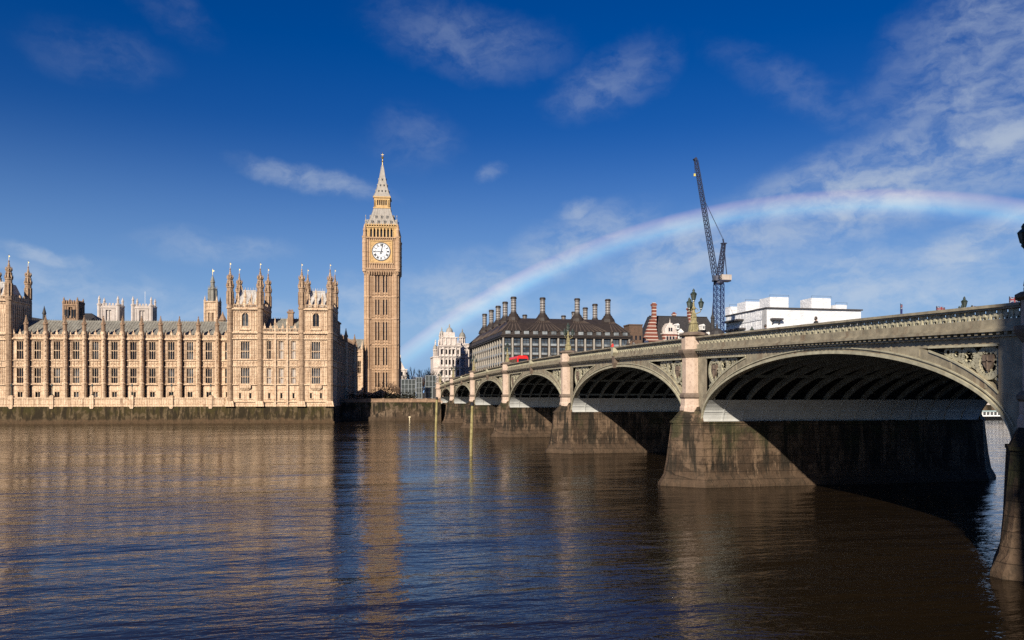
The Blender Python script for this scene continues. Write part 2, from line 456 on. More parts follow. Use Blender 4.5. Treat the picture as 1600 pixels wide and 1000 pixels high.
# ================================================================== PALACE
pal = empty('palace', (PO[0], PO[1], 0), -ROT, 'long honey coloured gothic palace with pinnacles and turreted pavilions on the far riverbank', 'palace')
def win_mesh(w, h, lights, transoms, arch=False):
    """stone frame, mullions and transoms; local x centre, z from the sill, y outwards negative"""
    f = MB()
    f.box(-w / 2, -w / 2 + 0.12, 0.02, 0.24, 0, h)
    f.box(w / 2 - 0.12, w / 2, 0.02, 0.24, 0, h)
    f.box(-w / 2 - 0.15, w / 2 + 0.15, -0.16, 0.24, -0.22, 0)
    f.box(-w / 2 - 0.12, w / 2 + 0.12, -0.14, 0.24, h, h + 0.16)
    for i in range(1, lights):
        x = -w / 2 + w * i / lights
        f.box(x - 0.038, x + 0.038, 0.12, 0.24, 0, h)
    for t in transoms:
        f.box(-w / 2 + 0.12, w / 2 - 0.12, 0.055, 0.215, h * t - 0.045, h * t + 0.045)
    lw = w / lights                                   # cusped heads of the lights
    for i in range(lights):
        x0, x1 = -w / 2 + lw * i + 0.05, -w / 2 + lw * (i + 1) - 0.05
        for t in list(transoms) + [1.0]:
            zt = h * t - (0.06 if t < 1 else 0)
            k = min(0.3, lw * 0.5)
            xm = (x0 + x1) / 2
            f.add([(x0, 0.08, zt), (x0, 0.08, zt - k), (xm, 0.08, zt)], [(0, 1, 2)])
            f.add([(x1, 0.08, zt), (x1, 0.08, zt - k), (xm, 0.08, zt)], [(0, 2, 1)])
    if arch:
        for s in (-1, 1):
            prev = None
            for k in range(6):
                a = k / 5 * radians(75)
                p = (s * (w / 2 - w * 0.62 * (1 - cos(a))), h * 0.62 + h * 0.38 * sin(a) / sin(radians(75)))
                if prev:
                    f.add([(prev[0], 0.03, prev[1]), (p[0], 0.03, p[1]), (s * w / 2, 0.03, p[1]), (s * w / 2, 0.03, prev[1])], [(0, 1, 2, 3) if s < 0 else (3, 2, 1, 0)])
                prev = p
    return f
def pane_mesh(w, h):
    g = MB()
    g.box(-w / 2, w / 2, 0.5, 0.54, 0, h)
    return g
WINS = {}
def window(kind, parent, x, y, z, rz=0, pane=None, stone=None):
    w, h, li, tr, ar = kind
    key = (kind, stone)
    if key not in WINS:
        f = win_mesh(w, h, li, tr, ar).build('window', stone or STONE)
        p = pane_mesh(w, h).build('pane', pane or GLASS)
        WINS[key] = (f.data, p.data)
        o, q = f, p
    else:
        o = bpy.data.objects.new('window', WINS[key][0]); COL.objects.link(o)
        q = bpy.data.objects.new('pane', WINS[key][1]); COL.objects.link(q)
    if pane is None and random.random() < 0.15:
        pane = GLASSB
    if pane:
        key2 = (kind, pane.name)
        if key2 not in WINS:
            d = q.data.copy(); d.materials[0] = pane
            WINS[key2] = d
        q.data = WINS[key2]
    o.parent = parent; o.location = (x, y, z); o.rotation_euler = (0, 0, rz)
    q.parent = o
    return o
LOW = (1.95, 4.15, 3, (0.42,), False)
UPP = (1.95, 4.95, 3, (0.5,), False)
SML = (1.5, 1.5, 2, (), False)
BIGL = (2.5, 4.3, 4, (0.45,), False)
BIGU = (2.5, 4.7, 4, (0.45,), False)
ARC = (1.9, 3.7, 2, (), True)
TIN = (0.75, 1.5, 1, (), False)
MIDL = (1.4, 4.2, 3, (0.42,), False)
MIDU = (1.4, 4.9, 3, (0.5,), False)

def pinnacle_mesh(r, h):
    p = MB()
    p.lathe(0, 0, [(r, 0), (r, h * 0.38), (r * 1.35, h * 0.40), (r * 1.35, h * 0.44), (r * 0.85, h * 0.47), (r * 0.38, h * 0.80), (r * 0.16, h * 0.92)], 8)
    p.lathe(0, 0, [(0.02, h * 0.90), (r * 0.42, h * 0.94), (0.02, h)], 6)
    for k in range(4):                                # crockets
        zz = h * (0.52 + 0.09 * k)
        rr = r * (0.85 - 0.155 * k)
        for a in range(4):
            x, y = rr * cos(a * pi / 2), rr * sin(a * pi / 2)
            p.box(x - 0.07, x + 0.07, y - 0.07, y + 0.07, zz, zz + 0.16)
    for a in range(4):                                # gablets
        c, s = cos(a * pi / 2), sin(a * pi / 2)
        t = (-s, c)
        A = (c * r * 1.12 + t[0] * r * .7, s * r * 1.12 + t[1] * r * .7, h * .38)
        B = (c * r * 1.12 - t[0] * r * .7, s * r * 1.12 - t[1] * r * .7, h * .38)
        C = (c * r * 1.12, s * r * 1.12, h * .56)
        p.add([A, B, C, (0, 0, h * .46)], [(1, 0, 2), (0, 3, 2), (3, 1, 2)])
    return p
BUTT = None
def buttress(parent, u, v, ztop=25.2, rz=0, z0=4.9):
    """octagonal shaft with a pinnacle as its own sub-part"""
    global BUTT
    if BUTT is None:
        b = MB()
        b.lathe(0, 0, [(0.72, 0), (0.72, 0.9), (0.62, 1.1), (0.62, 5.6), (0.74, 5.65), (0.74, 5.95), (0.54, 6.15), (0.54, 10.4), (0.62, 10.45), (0.62, 10.7), (0.54, 10.75), (0.54, 12.1), (0.62, 12.15), (0.62, 12.35), (0.52, 12.45), (0.50, 17.9), (0.66, 18.05), (0.66, 18.4), (0.5, 18.5), (0.48, 20.3)], 8)
        for zz in (1.6, 3.2, 6.8, 8.2, 9.6, 13.2, 14.6, 16.0, 17.2, 19.2):      # canopied niches
            b.box(-0.17, 0.17, -0.62, 0, zz, zz + 0.32)
        b.box(-0.42, 0.42, 0, 1.0, 0, 20.3)
        o = b.build('buttress', STONE)
        p = pinnacle_mesh(0.52, 4.3).build('pinnacle', STONE_DK, o, loc=(0, 0, 20.3))
        BUTT = o
    else:
        o = copy_tree(BUTT)
    o.parent = parent
    o.location = (u, v, z0)
    o.rotation_euler = (0, 0, rz)
    return o

def strings(m, u0, u1, v, zs):
    for z, h, pr in zs:
        m.box(u0, u1, v - pr, v, z, z + h)
def crenels(m, u0, u1, v, z, step=0.85, th=0.4):
    """pierced and crenellated parapet with small finials"""
    m.box(u0, u1, v - 0.12, v + th, z, z + 0.28)
    nn = max(1, round((u1 - u0) / step))
    st = (u1 - u0) / nn
    for i in range(nn):
        a = u0 + st * i
        m.box(a + 0.02, a + 0.16, v, v + th, z + 0.28, z + 1.0)
        m.box(a + st * .55, a + st * .55 + 0.14, v, v + th, z + 0.28, z + 1.0)
    m.box(u0, u1, v - 0.05, v + th + 0.05, z + 1.0, z + 1.15)
    for i in range(nn):
        a = u0 + st * i
        if i % 2 == 0:
            m.box(a + st * .12, a + st * .88, v, v + th, z + 1.15, z + 1.75)
            m.add([(a + st * .5 - .16, v, z + 1.75), (a + st * .5 + .16, v, z + 1.75), (a + st * .5 + .16, v + .3, z + 1.75), (a + st * .5 - .16, v + .3, z + 1.75), (a + st * .5, v + .15, z + 2.7)],
                  [(0, 1, 4), (1, 2, 4), (2, 3, 4), (3, 0, 4)])
def panel_band(m, u0, u1, v, z0, z1, k):
    """row of carved shields in sunk square panels"""
    st = (u1 - u0) / k
    for i in range(k):
        a = u0 + st * (i + 0.5)
        c = (z0 + z1) / 2
        r = min(st, z1 - z0) * 0.40
        m.add([(a - r, v - 0.10, c), (a, v - 0.10, c - r), (a + r, v - 0.10, c), (a, v - 0.10, c + r), (a - r, v, c), (a, v, c - r), (a + r, v, c), (a, v, c + r)],
              [(0, 1, 2, 3), (4, 5, 1, 0), (5, 6, 2, 1), (6, 7, 3, 2), (7, 4, 0, 3)])
        m.box(a - 0.09, a + 0.09, v - 0.16, v - 0.1, c - 0.2, c + 0.2)
        m.box(a - st / 2 - .05, a - st / 2 + .05, v - .13, v, z0, z1)
    m.box(u1 - .05, u1 + .05, v - .13, v, z0, z1)
def ribs(m, us, v, z0, z1, cross):
    for u in us:
        m.box(u - 0.055, u + 0.055, v - 0.13, v, z0, z1)
    for a, b in zip(us[:-1], us[1:]):
        for z in cross:
            m.box(a + .055, b - .055, v - 0.10, v, z, z + 0.12)
            m.add([(a + .05, v - .06, z), (a + .05, v - .06, z - .22), ((a + b) / 2, v - .06, z)], [(0, 1, 2)])
            m.add([(b - .05, v - .06, z), ((a + b) / 2, v - .06, z), (b - .05, v - .06, z - .22)], [(0, 1, 2)])

LEV = [(10.35, 0.28, 0.40), (15.3, 0.2, 0.30), (17.0, 0.2, 0.30), (22.85, 0.3, 0.48)]
CROSS = [11.9, 13.1, 14.2, 18.3, 19.5, 20.6, 21.7]
def long_front(W, edges, v, small=True):
    for a, b in zip(edges[:-1], edges[1:]):
        c = (a + b) / 2
        wall_open(W, a, b, 4.6, 24.0, v, 0.55, [(c, 1.95, 10.85, 15.0), (c, 1.95, 17.45, 22.4), (c, 1.5, 6.95, 8.45), (a + .70, .40, 5.7, 10.2), (a + .70, .40, 10.7, 15.2), (a + .70, .40, 15.6, 22.7)])
        strings(W, a + .5, b - .5, v, LEV)
        strings(W, a + .5, b - .5, v, [(5.4, .2, .12)])
        panel_band(W, c - 1.35, c + 1.35, v, 15.55, 16.95, 3)
        ribs(W, [c - 1.75, c - 1.35, c - 1.08], v, 10.7, 15.3, CROSS[:3])
        ribs(W, [c + 1.08, c + 1.35, c + 1.75], v, 10.7, 15.3, CROSS[:3])
        ribs(W, [c - 1.75, c - 1.35, c - 1.08], v, 17.2, 22.85, CROSS[3:])
        ribs(W, [c + 1.08, c + 1.35, c + 1.75], v, 17.2, 22.85, CROSS[3:])
        crenels(W, a + .45, b - .45, v - 0.1, 23.15)
        window(LOW, pal, c, v, 10.85)
        window(UPP, pal, c, v, 17.45)
        window(SML, pal, c, v, 6.95)
Wm = MB()
PITCH = 5.09
ed = [-83.85 + PITCH * i for i in range(11)]
MAIN = [-88.0] + ed + [-27.85]
long_front(Wm, ed, 10.0)
# the two part bays against the pavilions
for a, b in ((-88.0, ed[0]), (ed[-1], -27.85)):
    c = (a + b) / 2 + (0.2 if b == -27.85 else 0)
    wall_open(Wm, a, b, 4.6, 24.0, 10.0, 0.55, [(c, 1.95, 10.85, 15.0), (c, 1.95, 17.45, 22.4), (c, 1.5, 6.95, 8.45)])
    strings(Wm, a, b, 10.0, LEV)
    crenels(Wm, a, b, 9.9, 23.15)
    panel_band(Wm, c - 1.3, c + 1.3, 10.0, 15.55, 16.95, 3)
    window(LOW, pal, c, 10, 10.85); window(UPP, pal, c, 10, 17.45); window(SML, pal, c, 10, 6.95)
for u in ed:
    buttress(pal, u, 9.05)
# the front beyond the left pavilion
ed2 = [-97.6 - PITCH * i for i in range(4)][::-1]
long_front(Wm, ed2, 10.0)
for u in ed2[:-1]:
    buttress(pal, u, 9.05)
Wm.quad((-112.9, 12.5, 4.6), (-28.2, 12.5, 4.6), (-28.2, 12.5, 23.9), (-112.9, 12.5, 23.9))
Wm.quad((-113, 10, 4.6), (-113, 30, 4.6), (-113, 30, 24), (-113, 10, 24))
# pavilion middle: three narrow bays, flush with the river wall
mu = [-18.43 + 9.65 / 3 * i for i in range(4)]
for i, (a, b) in enumerate(zip(mu[:-1], mu[1:])):
    c = (a + b) / 2
    wall_open(Wm, a, b, 4.4, 24.4, 0.0, 0.55, [(c, 1.4, 10.6, 14.8), (c, 1.4, 17.3, 22.2), (c, 0.75, 6.6, 8.1)])
    strings(Wm, a, b, 0.0, [(10.2, .28, .38), (15.2, .2, .3), (16.9, .2, .3), (22.55, .28, .42), (24.1, .3, .5), (5.6, .25, .3)])
    panel_band(Wm, c - 1.0, c + 1.0, 0.0, 15.45, 16.85, 2)
    panel_band(Wm, c - 1.2, c + 1.2, 0.0, 22.9, 24.05, 4)
    ribs(Wm, [c - 1.15, c - 0.82], 0.0, 10.5, 15.2, CROSS[:3]); ribs(Wm, [c + .82, c + 1.15], 0.0, 10.5, 15.2, CROSS[:3])
    ribs(Wm, [c - 1.15, c - 0.82], 0.0, 17.1, 22.5, CROSS[3:]); ribs(Wm, [c + .82, c + 1.15], 0.0, 17.1, 22.5, CROSS[3:])
    crenels(Wm, a, b, -0.1, 24.4, 0.8)
    window(MIDL, pal, c, 0, 10.6, pane=BLIND if i < 3 else None)
    window(MIDU, pal, c, 0, 17.3, pane=BLIND if i > 0 else None)
    window(TIN, pal, c, 0, 6.6)
for u in mu[1:-1]:
    Wm.box(u - .28, u + .28, -.5, 0, 4.4, 22.5)
    Wm.box(u - .2, u + .2, -.36, 0, 22.5, 26.4)
    Wm.lathe(u, -.18, [(0.24, 26.4), (0.30, 26.8), (0.05, 28.3)], 6)
# side wall that runs back from the river, shade deepened by darker stone colour
def sidexf(a, b, z): return (0.0 - b, a, z)
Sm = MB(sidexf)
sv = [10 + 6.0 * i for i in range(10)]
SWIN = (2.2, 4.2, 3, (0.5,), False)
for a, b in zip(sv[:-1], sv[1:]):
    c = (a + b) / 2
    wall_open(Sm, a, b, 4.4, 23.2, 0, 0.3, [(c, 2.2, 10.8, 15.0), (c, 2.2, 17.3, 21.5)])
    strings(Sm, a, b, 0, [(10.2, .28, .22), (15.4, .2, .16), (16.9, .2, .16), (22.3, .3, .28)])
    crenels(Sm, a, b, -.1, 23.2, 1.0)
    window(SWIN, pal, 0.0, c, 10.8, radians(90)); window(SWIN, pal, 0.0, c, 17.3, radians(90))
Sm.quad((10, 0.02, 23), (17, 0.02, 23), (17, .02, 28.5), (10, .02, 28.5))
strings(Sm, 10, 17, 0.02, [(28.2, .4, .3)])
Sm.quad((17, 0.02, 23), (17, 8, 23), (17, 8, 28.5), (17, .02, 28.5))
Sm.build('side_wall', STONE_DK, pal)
for k, a in enumerate(sv[1:]):
    if k not in (2, 6): continue
    buttress(pal, 0.3, a, rz=radians(90), z0=3.4)
# end wall and inner returns
Wm.quad((0, 64, 4.4), (-14, 64, 4.4), (-14, 64, 23.2), (0, 64, 23.2))
Wm.quad((-27.85, 10, 4.4), (-27.85, 0, 4.4), (-27.85, 0, 24.4), (-27.85, 10, 24.4))
# lower range in front of the clock tower
RG = (1.3, 4.6, 2, (0.5,), False)
wall_open(Wm, -9, -.5, 4.4, 24.8, 88, .5, [(c, 1.3, 16.0, 20.6) for c in (-6.6, -4.2, -1.8)])
for c in (-6.6, -4.2, -1.8):
    window(RG, pal, c, 88, 16.0)
for u in (-7.8, -5.4, -3.0, -.7):
    Wm.box(u - .3, u + .3, 87.3, 88, 4.4, 24.8); Wm.lathe(u, 87.6, [(.3, 24.8), (.36, 26.2), (.05, 28.2)], 6)
strings(Wm, -9, -.5, 88, [(14.8, .3, .35), (22.4, .3, .4)])
crenels(Wm, -9, -.5, 87.9, 24.0, .9)
Wm.quad((-.5, 88, 4.4), (-.5, 98, 4.4), (-.5, 98, 24.8), (-.5, 88, 24.8))
Wm.build('wall', STONE, pal)
# roofs
def gable_roof(name, u0, u1, v0, v1, ze, zr, mat, cresting=True, hip=0):
    r = MB()
    vm = (v0 + v1) / 2
    r.quad((u0, v0, ze), (u1, v0, ze), (u1 - hip, vm, zr), (u0 + hip, vm, zr))
    r.quad((u1, v1, ze), (u0, v1, ze), (u0 + hip, vm, zr), (u1 - hip, vm, zr))
    r.add([(u0, v0, ze), (u0 + hip, vm, zr), (u0, v1, ze)], [(0, 1, 2)])
    r.add([(u1, v0, ze), (u1, v1, ze), (u1 - hip, vm, zr)], [(0, 1, 2)])
    k = int((u1 - u0) / 0.8)
    for i in range(k):                                # rolls between the plates
        a = u0 + hip * 1.0 + (u1 - u0 - 2 * hip) * (i + .5) / k
        r.bar((a, v0, ze + .03), (a, vm, zr + .03), 0.09)
    for s in (0.33, 0.66):
        v, z = v0 + (vm - v0) * s, ze + (zr - ze) * s
        r.box(u0 + hip * s, u1 - hip * s, v - .06, v + .06, z, z + .09)
    if cresting:
        r.box(u0 + hip, u1 - hip, vm - .08, vm + .08, zr - .1, zr + .18)
        k = int((u1 - u0 - 2 * hip) / 0.6)
        for i in range(k):
            a = u0 + hip + (u1 - u0 - 2 * hip) * (i + .5) / k
            r.box(a - .05, a + .05, vm - .05, vm + .05, zr + .18, zr + .5)
    return r.build(name, mat, pal)
gable_roof('roof', -88, -27.8, 10.5, 24, 24.0, 28.6, LEAD)
gable_roof('roof', -113, -97.4, 10.5, 24, 24.0, 28.6, LEAD)
rf = gable_roof('roof', -18.6, -8.6, 0.6, 12.6, 24.4, 28.6, LEAD)
ch = MB()
ch.box(-12.6, -11.2, 3.6, 4.9, 25.5, 30.1); ch.box(-12.8, -11.0, 3.4, 5.1, 30.1, 30.5)
for i in range(3): ch.lathe(-12.35 + .45 * i, 4.25, [(.17, 30.5), (.2, 31.0), (.15, 31.1)], 8)
ch.build('chimney', STONE_DK, rf)
rr = MB()                                              # roof of the side wing
rr.quad((-0.5, 10, 23.4), (-0.5, 64, 23.4), (-7, 64, 26.4), (-7, 10, 26.4))
rr.quad((-7, 10, 26.4), (-7, 64, 26.4), (-14, 64, 23.4), (-14, 10, 23.4))
rr.add([(-.5, 64, 23.4), (-14, 64, 23.4), (-7, 64, 26.4)], [(0, 1, 2)])
for i in range(60):
    a = 10.5 + .9 * i
    rr.bar((-.5, a, 23.43), (-7, a, 26.43), .09)
rr.build('roof', LEAD, pal)
rr = MB()
rr.quad((-9, 88.4, 24.4), (-.5, 88.4, 24.4), (-.5, 93, 29.2), (-9, 93, 29.2))
rr.quad((-9, 93, 29.2), (-.5, 93, 29.2), (-.5, 98, 24.4), (-9, 98, 24.4))
rr.add([(-.5, 88.4, 24.4), (-.5, 98, 24.4), (-.5, 93, 29.2)], [(0, 1, 2)])
rr.build('roof', LEAD, pal)

# pavilion towers with four octagonal turrets
def turret_mesh(z0, zp):
    t = MB()
    t.lathe(0, 0, [(.92, z0), (.92, z0 + 1.0), (.82, z0 + 1.3), (.8, 10.2), (.9, 10.3), (.9, 10.6), (.78, 10.8), (.78, 15.2), (.86, 15.25), (.86, 15.45), (.78, 15.5), (.78, 16.9), (.86, 16.95), (.86, 17.15), (.78, 17.2), (.78, 22.5), (.88, 22.6), (.88, 22.85), (.78, 22.9), (.78, 24.1), (.9, 24.2), (.9, 24.5), (.78, 24.6), (.78, zp), (.98, zp + .15), (.98, zp + .6), (.86, zp + .7), (.84, zp + 5.6), (1.0, zp + 5.8), (1.0, zp + 6.1), (.68, zp + 6.2), (.68, zp + 8.0), (.84, zp + 8.15), (.84, zp + 8.35), (.58, zp + 8.5), (.3, zp + 9.5), (.14, zp + 10.6)], 8)
    t.lathe(0, 0, [(.02, zp + 10.5), (.24, zp + 10.8), (.02, zp + 11.2)], 6)
    for ring, (r, a0, z, h) in enumerate(((.86, 0, zp + 1.4, 3.4), (.70, 0, zp + 6.5, 1.2))):
        for k in range(8):                           # sunk panels with ribs
            a = k * pi / 4 + pi / 8
            t.bar((r * 1.08 * cos(a), r * 1.08 * sin(a), z), (r * 1.08 * cos(a), r * 1.08 * sin(a), z + h), .13)
    for k in range(8):
        a = k * pi / 4 + pi / 8
        for zz, rr in ((zp + 6.1, .96), (zp + 8.3, .78)):
            t.lathe(rr * cos(a), rr * sin(a), [(.11, zz), (.13, zz + .4), (.01, zz + 1.05)], 4)
        for q in range(3):
            rr = .46 - .1 * q
            t.box(rr * cos(a) - .05, rr * cos(a) + .05, rr * sin(a) - .05, rr * sin(a) + .05, zp + 8.7 + .45 * q, zp + 8.9 + .45 * q)
    return t
TUR = {}
TURST = carve(mat_stone('turret_limestone', (0.42, 0.30, 0.20), (0.31, 0.21, 0.135), (0.15, 0.09, 0.055), scale=0.8, streak=1.0, bump=0.4, stain=(0.09, 0.055, 0.035), stain_amt=0.8, fine=2.2), 0.4, 1.1, 0.6, (.35, .25, .18))
def turret(parent, u, v, z0, zp):
    key = (z0, zp)
    if key not in TUR:
        o = turret_mesh(z0, zp).build('turret', TURST)
        vn = MB()
        vn.bar((0, 0, zp + 11.0), (0, 0, zp + 12.6), .05)
        vn.box(0.03, .26, -.015, .015, zp + 12.05, zp + 12.3)
        vn.lathe(0, 0, [(.02, zp + 12.5), (.1, zp + 12.62), (.02, zp + 12.75)], 6)
        vn.build('vane', GILT, o)
        TUR[key] = o
    else:
        o = copy_tree(TUR[key])
    o.parent = parent
    o.location = (u, v, 0)
    return o
PV = MB()
def pavilion(u0, u1, v0, dep, z0, zp, shade_right=True):
    c = (u0 + u1) / 2
    ops = [(c, 2.5, 10.6, 14.9), (c, 2.5, 17.3, 22.0), (c, 1.9, 26.1, 29.8)] + [(c + s * 3.45, .28, za_, zb_) for s in (-1, 1) for za_, zb_ in ((10.7, 15.1), (17.2, 22.4), (24.9, 30.2))] + [(c + s * 1.35, .75, 6.6, 8.1) for s in (-1, 1)]
    wall_open(PV, u0 + .5, u1 - .5, z0, zp + .2, v0, .55, ops)
    st = [(10.2, .28, .38), (15.2, .2, .3), (16.9, .2, .3), (22.55, .28, .42), (24.1, .35, .5), (zp - .1, .35, .55), (5.6, .25, .3)]
    strings(PV, u0 + .6, u1 - .6, v0, st)
    panel_band(PV, c - 2.2, c + 2.2, v0, 15.45, 16.85, 5)
    panel_band(PV, c - 3.2, c + 3.2, v0, 22.9, 24.05, 9)
    panel_band(PV, c - 3.2, c + 3.2, v0, zp - 1.0, zp - .15, 9)
    for z1, z2, cr in ((10.5, 15.2, CROSS[:3]), (17.1, 22.5, CROSS[3:]), (25.0, 29.9, [26.2, 27.4, 28.6])):
        for s in (-1, 1):
            ribs(PV, [c + s * 1.5, c + s * 1.95, c + s * 2.4, c + s * 2.9][::s], v0, z1, z2, cr)
    PV.box(c - 1.6, c + 1.6, v0 - .6, v0, 9.5, 10.2)           # sill of the oriel
    PV.taper(c - .9, c + .9, v0 - .1, v0, 8.7, c - 1.6, c + 1.6, v0 - .6, v0, 9.5)
    PV.box(c - 1.5, c + 1.5, v0 - .3, v0, 25.0, 25.35)
    crenels(PV, u0 + .8, u1 - .8, v0 - .1, zp + .25, .8)
    # sides and back
    for (ux, sg) in ((u1, 1), (u0, -1)):
        x = ux - sg * .5 + sg * .35
        PV.quad(*([(x, v0, z0), (x, v0 + dep, z0), (x, v0 + dep, zp + .2), (x, v0, zp + .2)] if sg > 0 else [(x, v0 + dep, z0), (x, v0, z0), (x, v0, zp + .2), (x, v0 + dep, zp + .2)]))
        a, b = (x, x + sg * .3) if sg > 0 else (x + sg * .3, x)
        for z, h, p_ in st[:6]:
            PV.box(a, b, v0 + .6, v0 + dep - .6, z, z + h)
        for k in range(9):
            vv = v0 + 1.2 + (dep - 2.4) * k / 8
            PV.box(a, b - .1 if sg > 0 else b, vv - .06, vv + .06, 17.2, 22.5)
            PV.box(a, b - .1 if sg > 0 else b, vv - .06, vv + .06, 25, zp - 1)
        for k in range(9):
            vv = v0 + 1.0 + (dep - 2) * k / 9
            PV.box(min(x, x - sg * .4), max(x, x - sg * .4), vv, vv + .7, zp + .25, zp + (2.0 if k % 2 == 0 else 1.4))
    PV.quad((u1, v0 + dep, 20), (u0, v0 + dep, 20), (u0, v0 + dep, zp + 1.2), (u1, v0 + dep, zp + 1.2))
    for k, (a, b) in enumerate(((u0 + .75, v0 + .1), (u1 - .75, v0 + .1), (u0 + .75, v0 + dep - .6), (u1 - .75, v0 + dep - .6))):
        turret(pal, a, b, z0, zp)
    # tall centre pinnacle of the parapet
    PV.lathe(c, v0 + .1, [(.3, zp), (.3, zp + 3.2), (.42, zp + 3.3), (.42, zp + 3.6), (.05, zp + 5.6)], 6)
    for s in (-1, 1):
        PV.lathe(c + s * 1.7, v0 + .1, [(.22, zp + 1.2), (.22, zp + 2.8), (.3, zp + 2.9), (.02, zp + 4.4)], 6)
        PV.lathe(c + s * 3.0, v0 + .1, [(.2, zp + 1.2), (.2, zp + 2.4), (.28, zp + 2.5), (.02, zp + 3.8)], 6)
    # steep hipped roof
    r = MB()
    a0, a1, b0, b1 = u0 + 1.3, u1 - 1.3, v0 + .9, v0 + dep - 1.2
    r.taper(a0, a1, b0, b1, zp + .3, a0 + 1.3, a1 - 1.3, b0 + 2.4, b1 - 2.4, zp + 5.2)
    r.box(a0 + 1.2, a1 - 1.2, b0 + 2.3, b0 + 2.45, zp + 5.15, zp + 5.6)
    for k in range(7):
        x = a0 + 1.3 + (a1 - a0 - 2.6) * k / 6
        r.bar((a0 + (a1 - a0) * k / 6, b0 - .02, zp + .3), (x, b0 + 2.38, zp + 5.2), .1)
        r.box(x - .05, x + .05, b0 + 2.33, b0 + 2.43, zp + 5.6, zp + 6.3)
    ro = r.build('roof', ROOFPALE, pal)
    window(BIGL, pal, c, v0, 10.6, pane=GLASSB if u0 > -30 and u0 < -20 else None)
    window(BIGU, pal, c, v0, 17.3, pane=GLASSB if u0 > -30 and u0 < -20 else None)
    window(ARC, pal, c, v0, 26.1)
    for s in (-1, 1): window(TIN, pal, c + s * 1.35, v0, 6.6)
pavilion(-27.85, -18.43, 0.0, 10.5, 4.4, 30.6)
pavilion(-8.95, 0.12, 0.0, 10.5, 4.4, 30.6)
pavilion(-97.6, -87.9, 9.5, 11, 4.9, 33.4)
PV.build('pavilion_wall', STONE, pal)

# ================================================================== RIVER WALL OF THE PALACE
MOSS = mat_tide('mossy_river_wall', [(0.0, (0.075, 0.046, 0.024, 1)), (0.16, (0.080, 0.049, 0.026, 1)), (0.26, (0.034, 0.023, 0.010, 1)), (0.6, (0.042, 0.030, 0.010, 1)), (1.0, (0.036, 0.031, 0.007, 1))], 5.0, pale=(0.10, 0.07, 0.038), moss=(0.030, 0.027, 0.006), dark=(0.016, 0.011, 0.005), rough=0.85, blocks=False)
rw = empty('river_wall', (PO[0], PO[1], 0), -ROT, 'long mossy stone river wall with a pale parapet below the palace windows', 'wall')
mb = MB()
mb.taper(-180, 0.35, -1.0, 2, -1.0, -180, 0.3, -.45, 2, 4.45)
mb.taper(-.2, .6, 1.6, 18.0, -1.0, -.2, .36, 1.6, 18.0, 4.45)
mb.box(-180, .7, -1.6, -.8, -1, 0.42)
mb.build('wall', MOSS, rw)
mb = MB()
mb.box(-180, -28.6, -.62, 0.2, 4.45, 4.8)
mb.box(-180, -28.6, -.42, .1, 4.8, 6.55)
mb.box(-180, -28.6, -.58, .2, 6.55, 6.85)
TLU = []
for i in range(12):
    u = -83.85 + .9 + 2 * PITCH * (i - 6)
    if u < -30:
        mb.box(u - .55, u + .55, -.8, .4, 4.45, 7.1); mb.taper(u - .6, u + .6, -.85, .45, 7.1, u - .2, u + .2, -.4, 0, 7.5)
        mb.taper(u - .35, u + .35, -.75, -.45, 3.9, u - .55, u + .55, -.8, -.4, 4.45)
        TLU.append(u)
for i in range(110):
    u = -179 + 1.37 * i
    if u < -29: mb.box(u - .4, u + .4, -.47, -.42, 5.1, 6.3)
mb.box(-28.6, .6, -.35, .5, 4.45, 5.0)
for u in (-27.0, -19.2, -8.2, -.7):
    mb.taper(u - 1.25, u + 1.25, -1.2, 0, 4.45, u - .9, u + .9, -.95, 0, 5.9)
mb.build('parapet', STONE, rw)
# small lamp standards on the parapet piers
LAMPG = mat_paint('dark_green_iron', (0.035, 0.05, 0.035), 0.4)
LGL = mat_glass('lantern_glass', (0.035, 0.042, 0.038), 0.15)
tl = None
for i, u in enumerate(TLU):
    x, y = pw(u, -.2)
    if tl is None:
        tl = empty('terrace_lamp', (x, y, 7.5), 0)
        b = MB(); b.lathe(0, 0, [(.2, 0), (.2, .2), (.09, .35), (.07, 2.0), (.13, 2.1), (.05, 2.2)], 8); b.build('post', LAMPG, tl)
        b = MB(); b.lathe(0, 0, [(.1, 2.2), (.25, 2.4), (.25, 2.7), (.12, 2.95), (.03, 3.15)], 8); b.build('globe', LGL, tl)
        o = tl
    else:
        o = copy_tree(tl); o.location = (x, y, 7.5)
    tag(o, 'small dark lamp standard on the terrace parapet in front of the palace', 'lamp', 'lamps along the palace terrace')

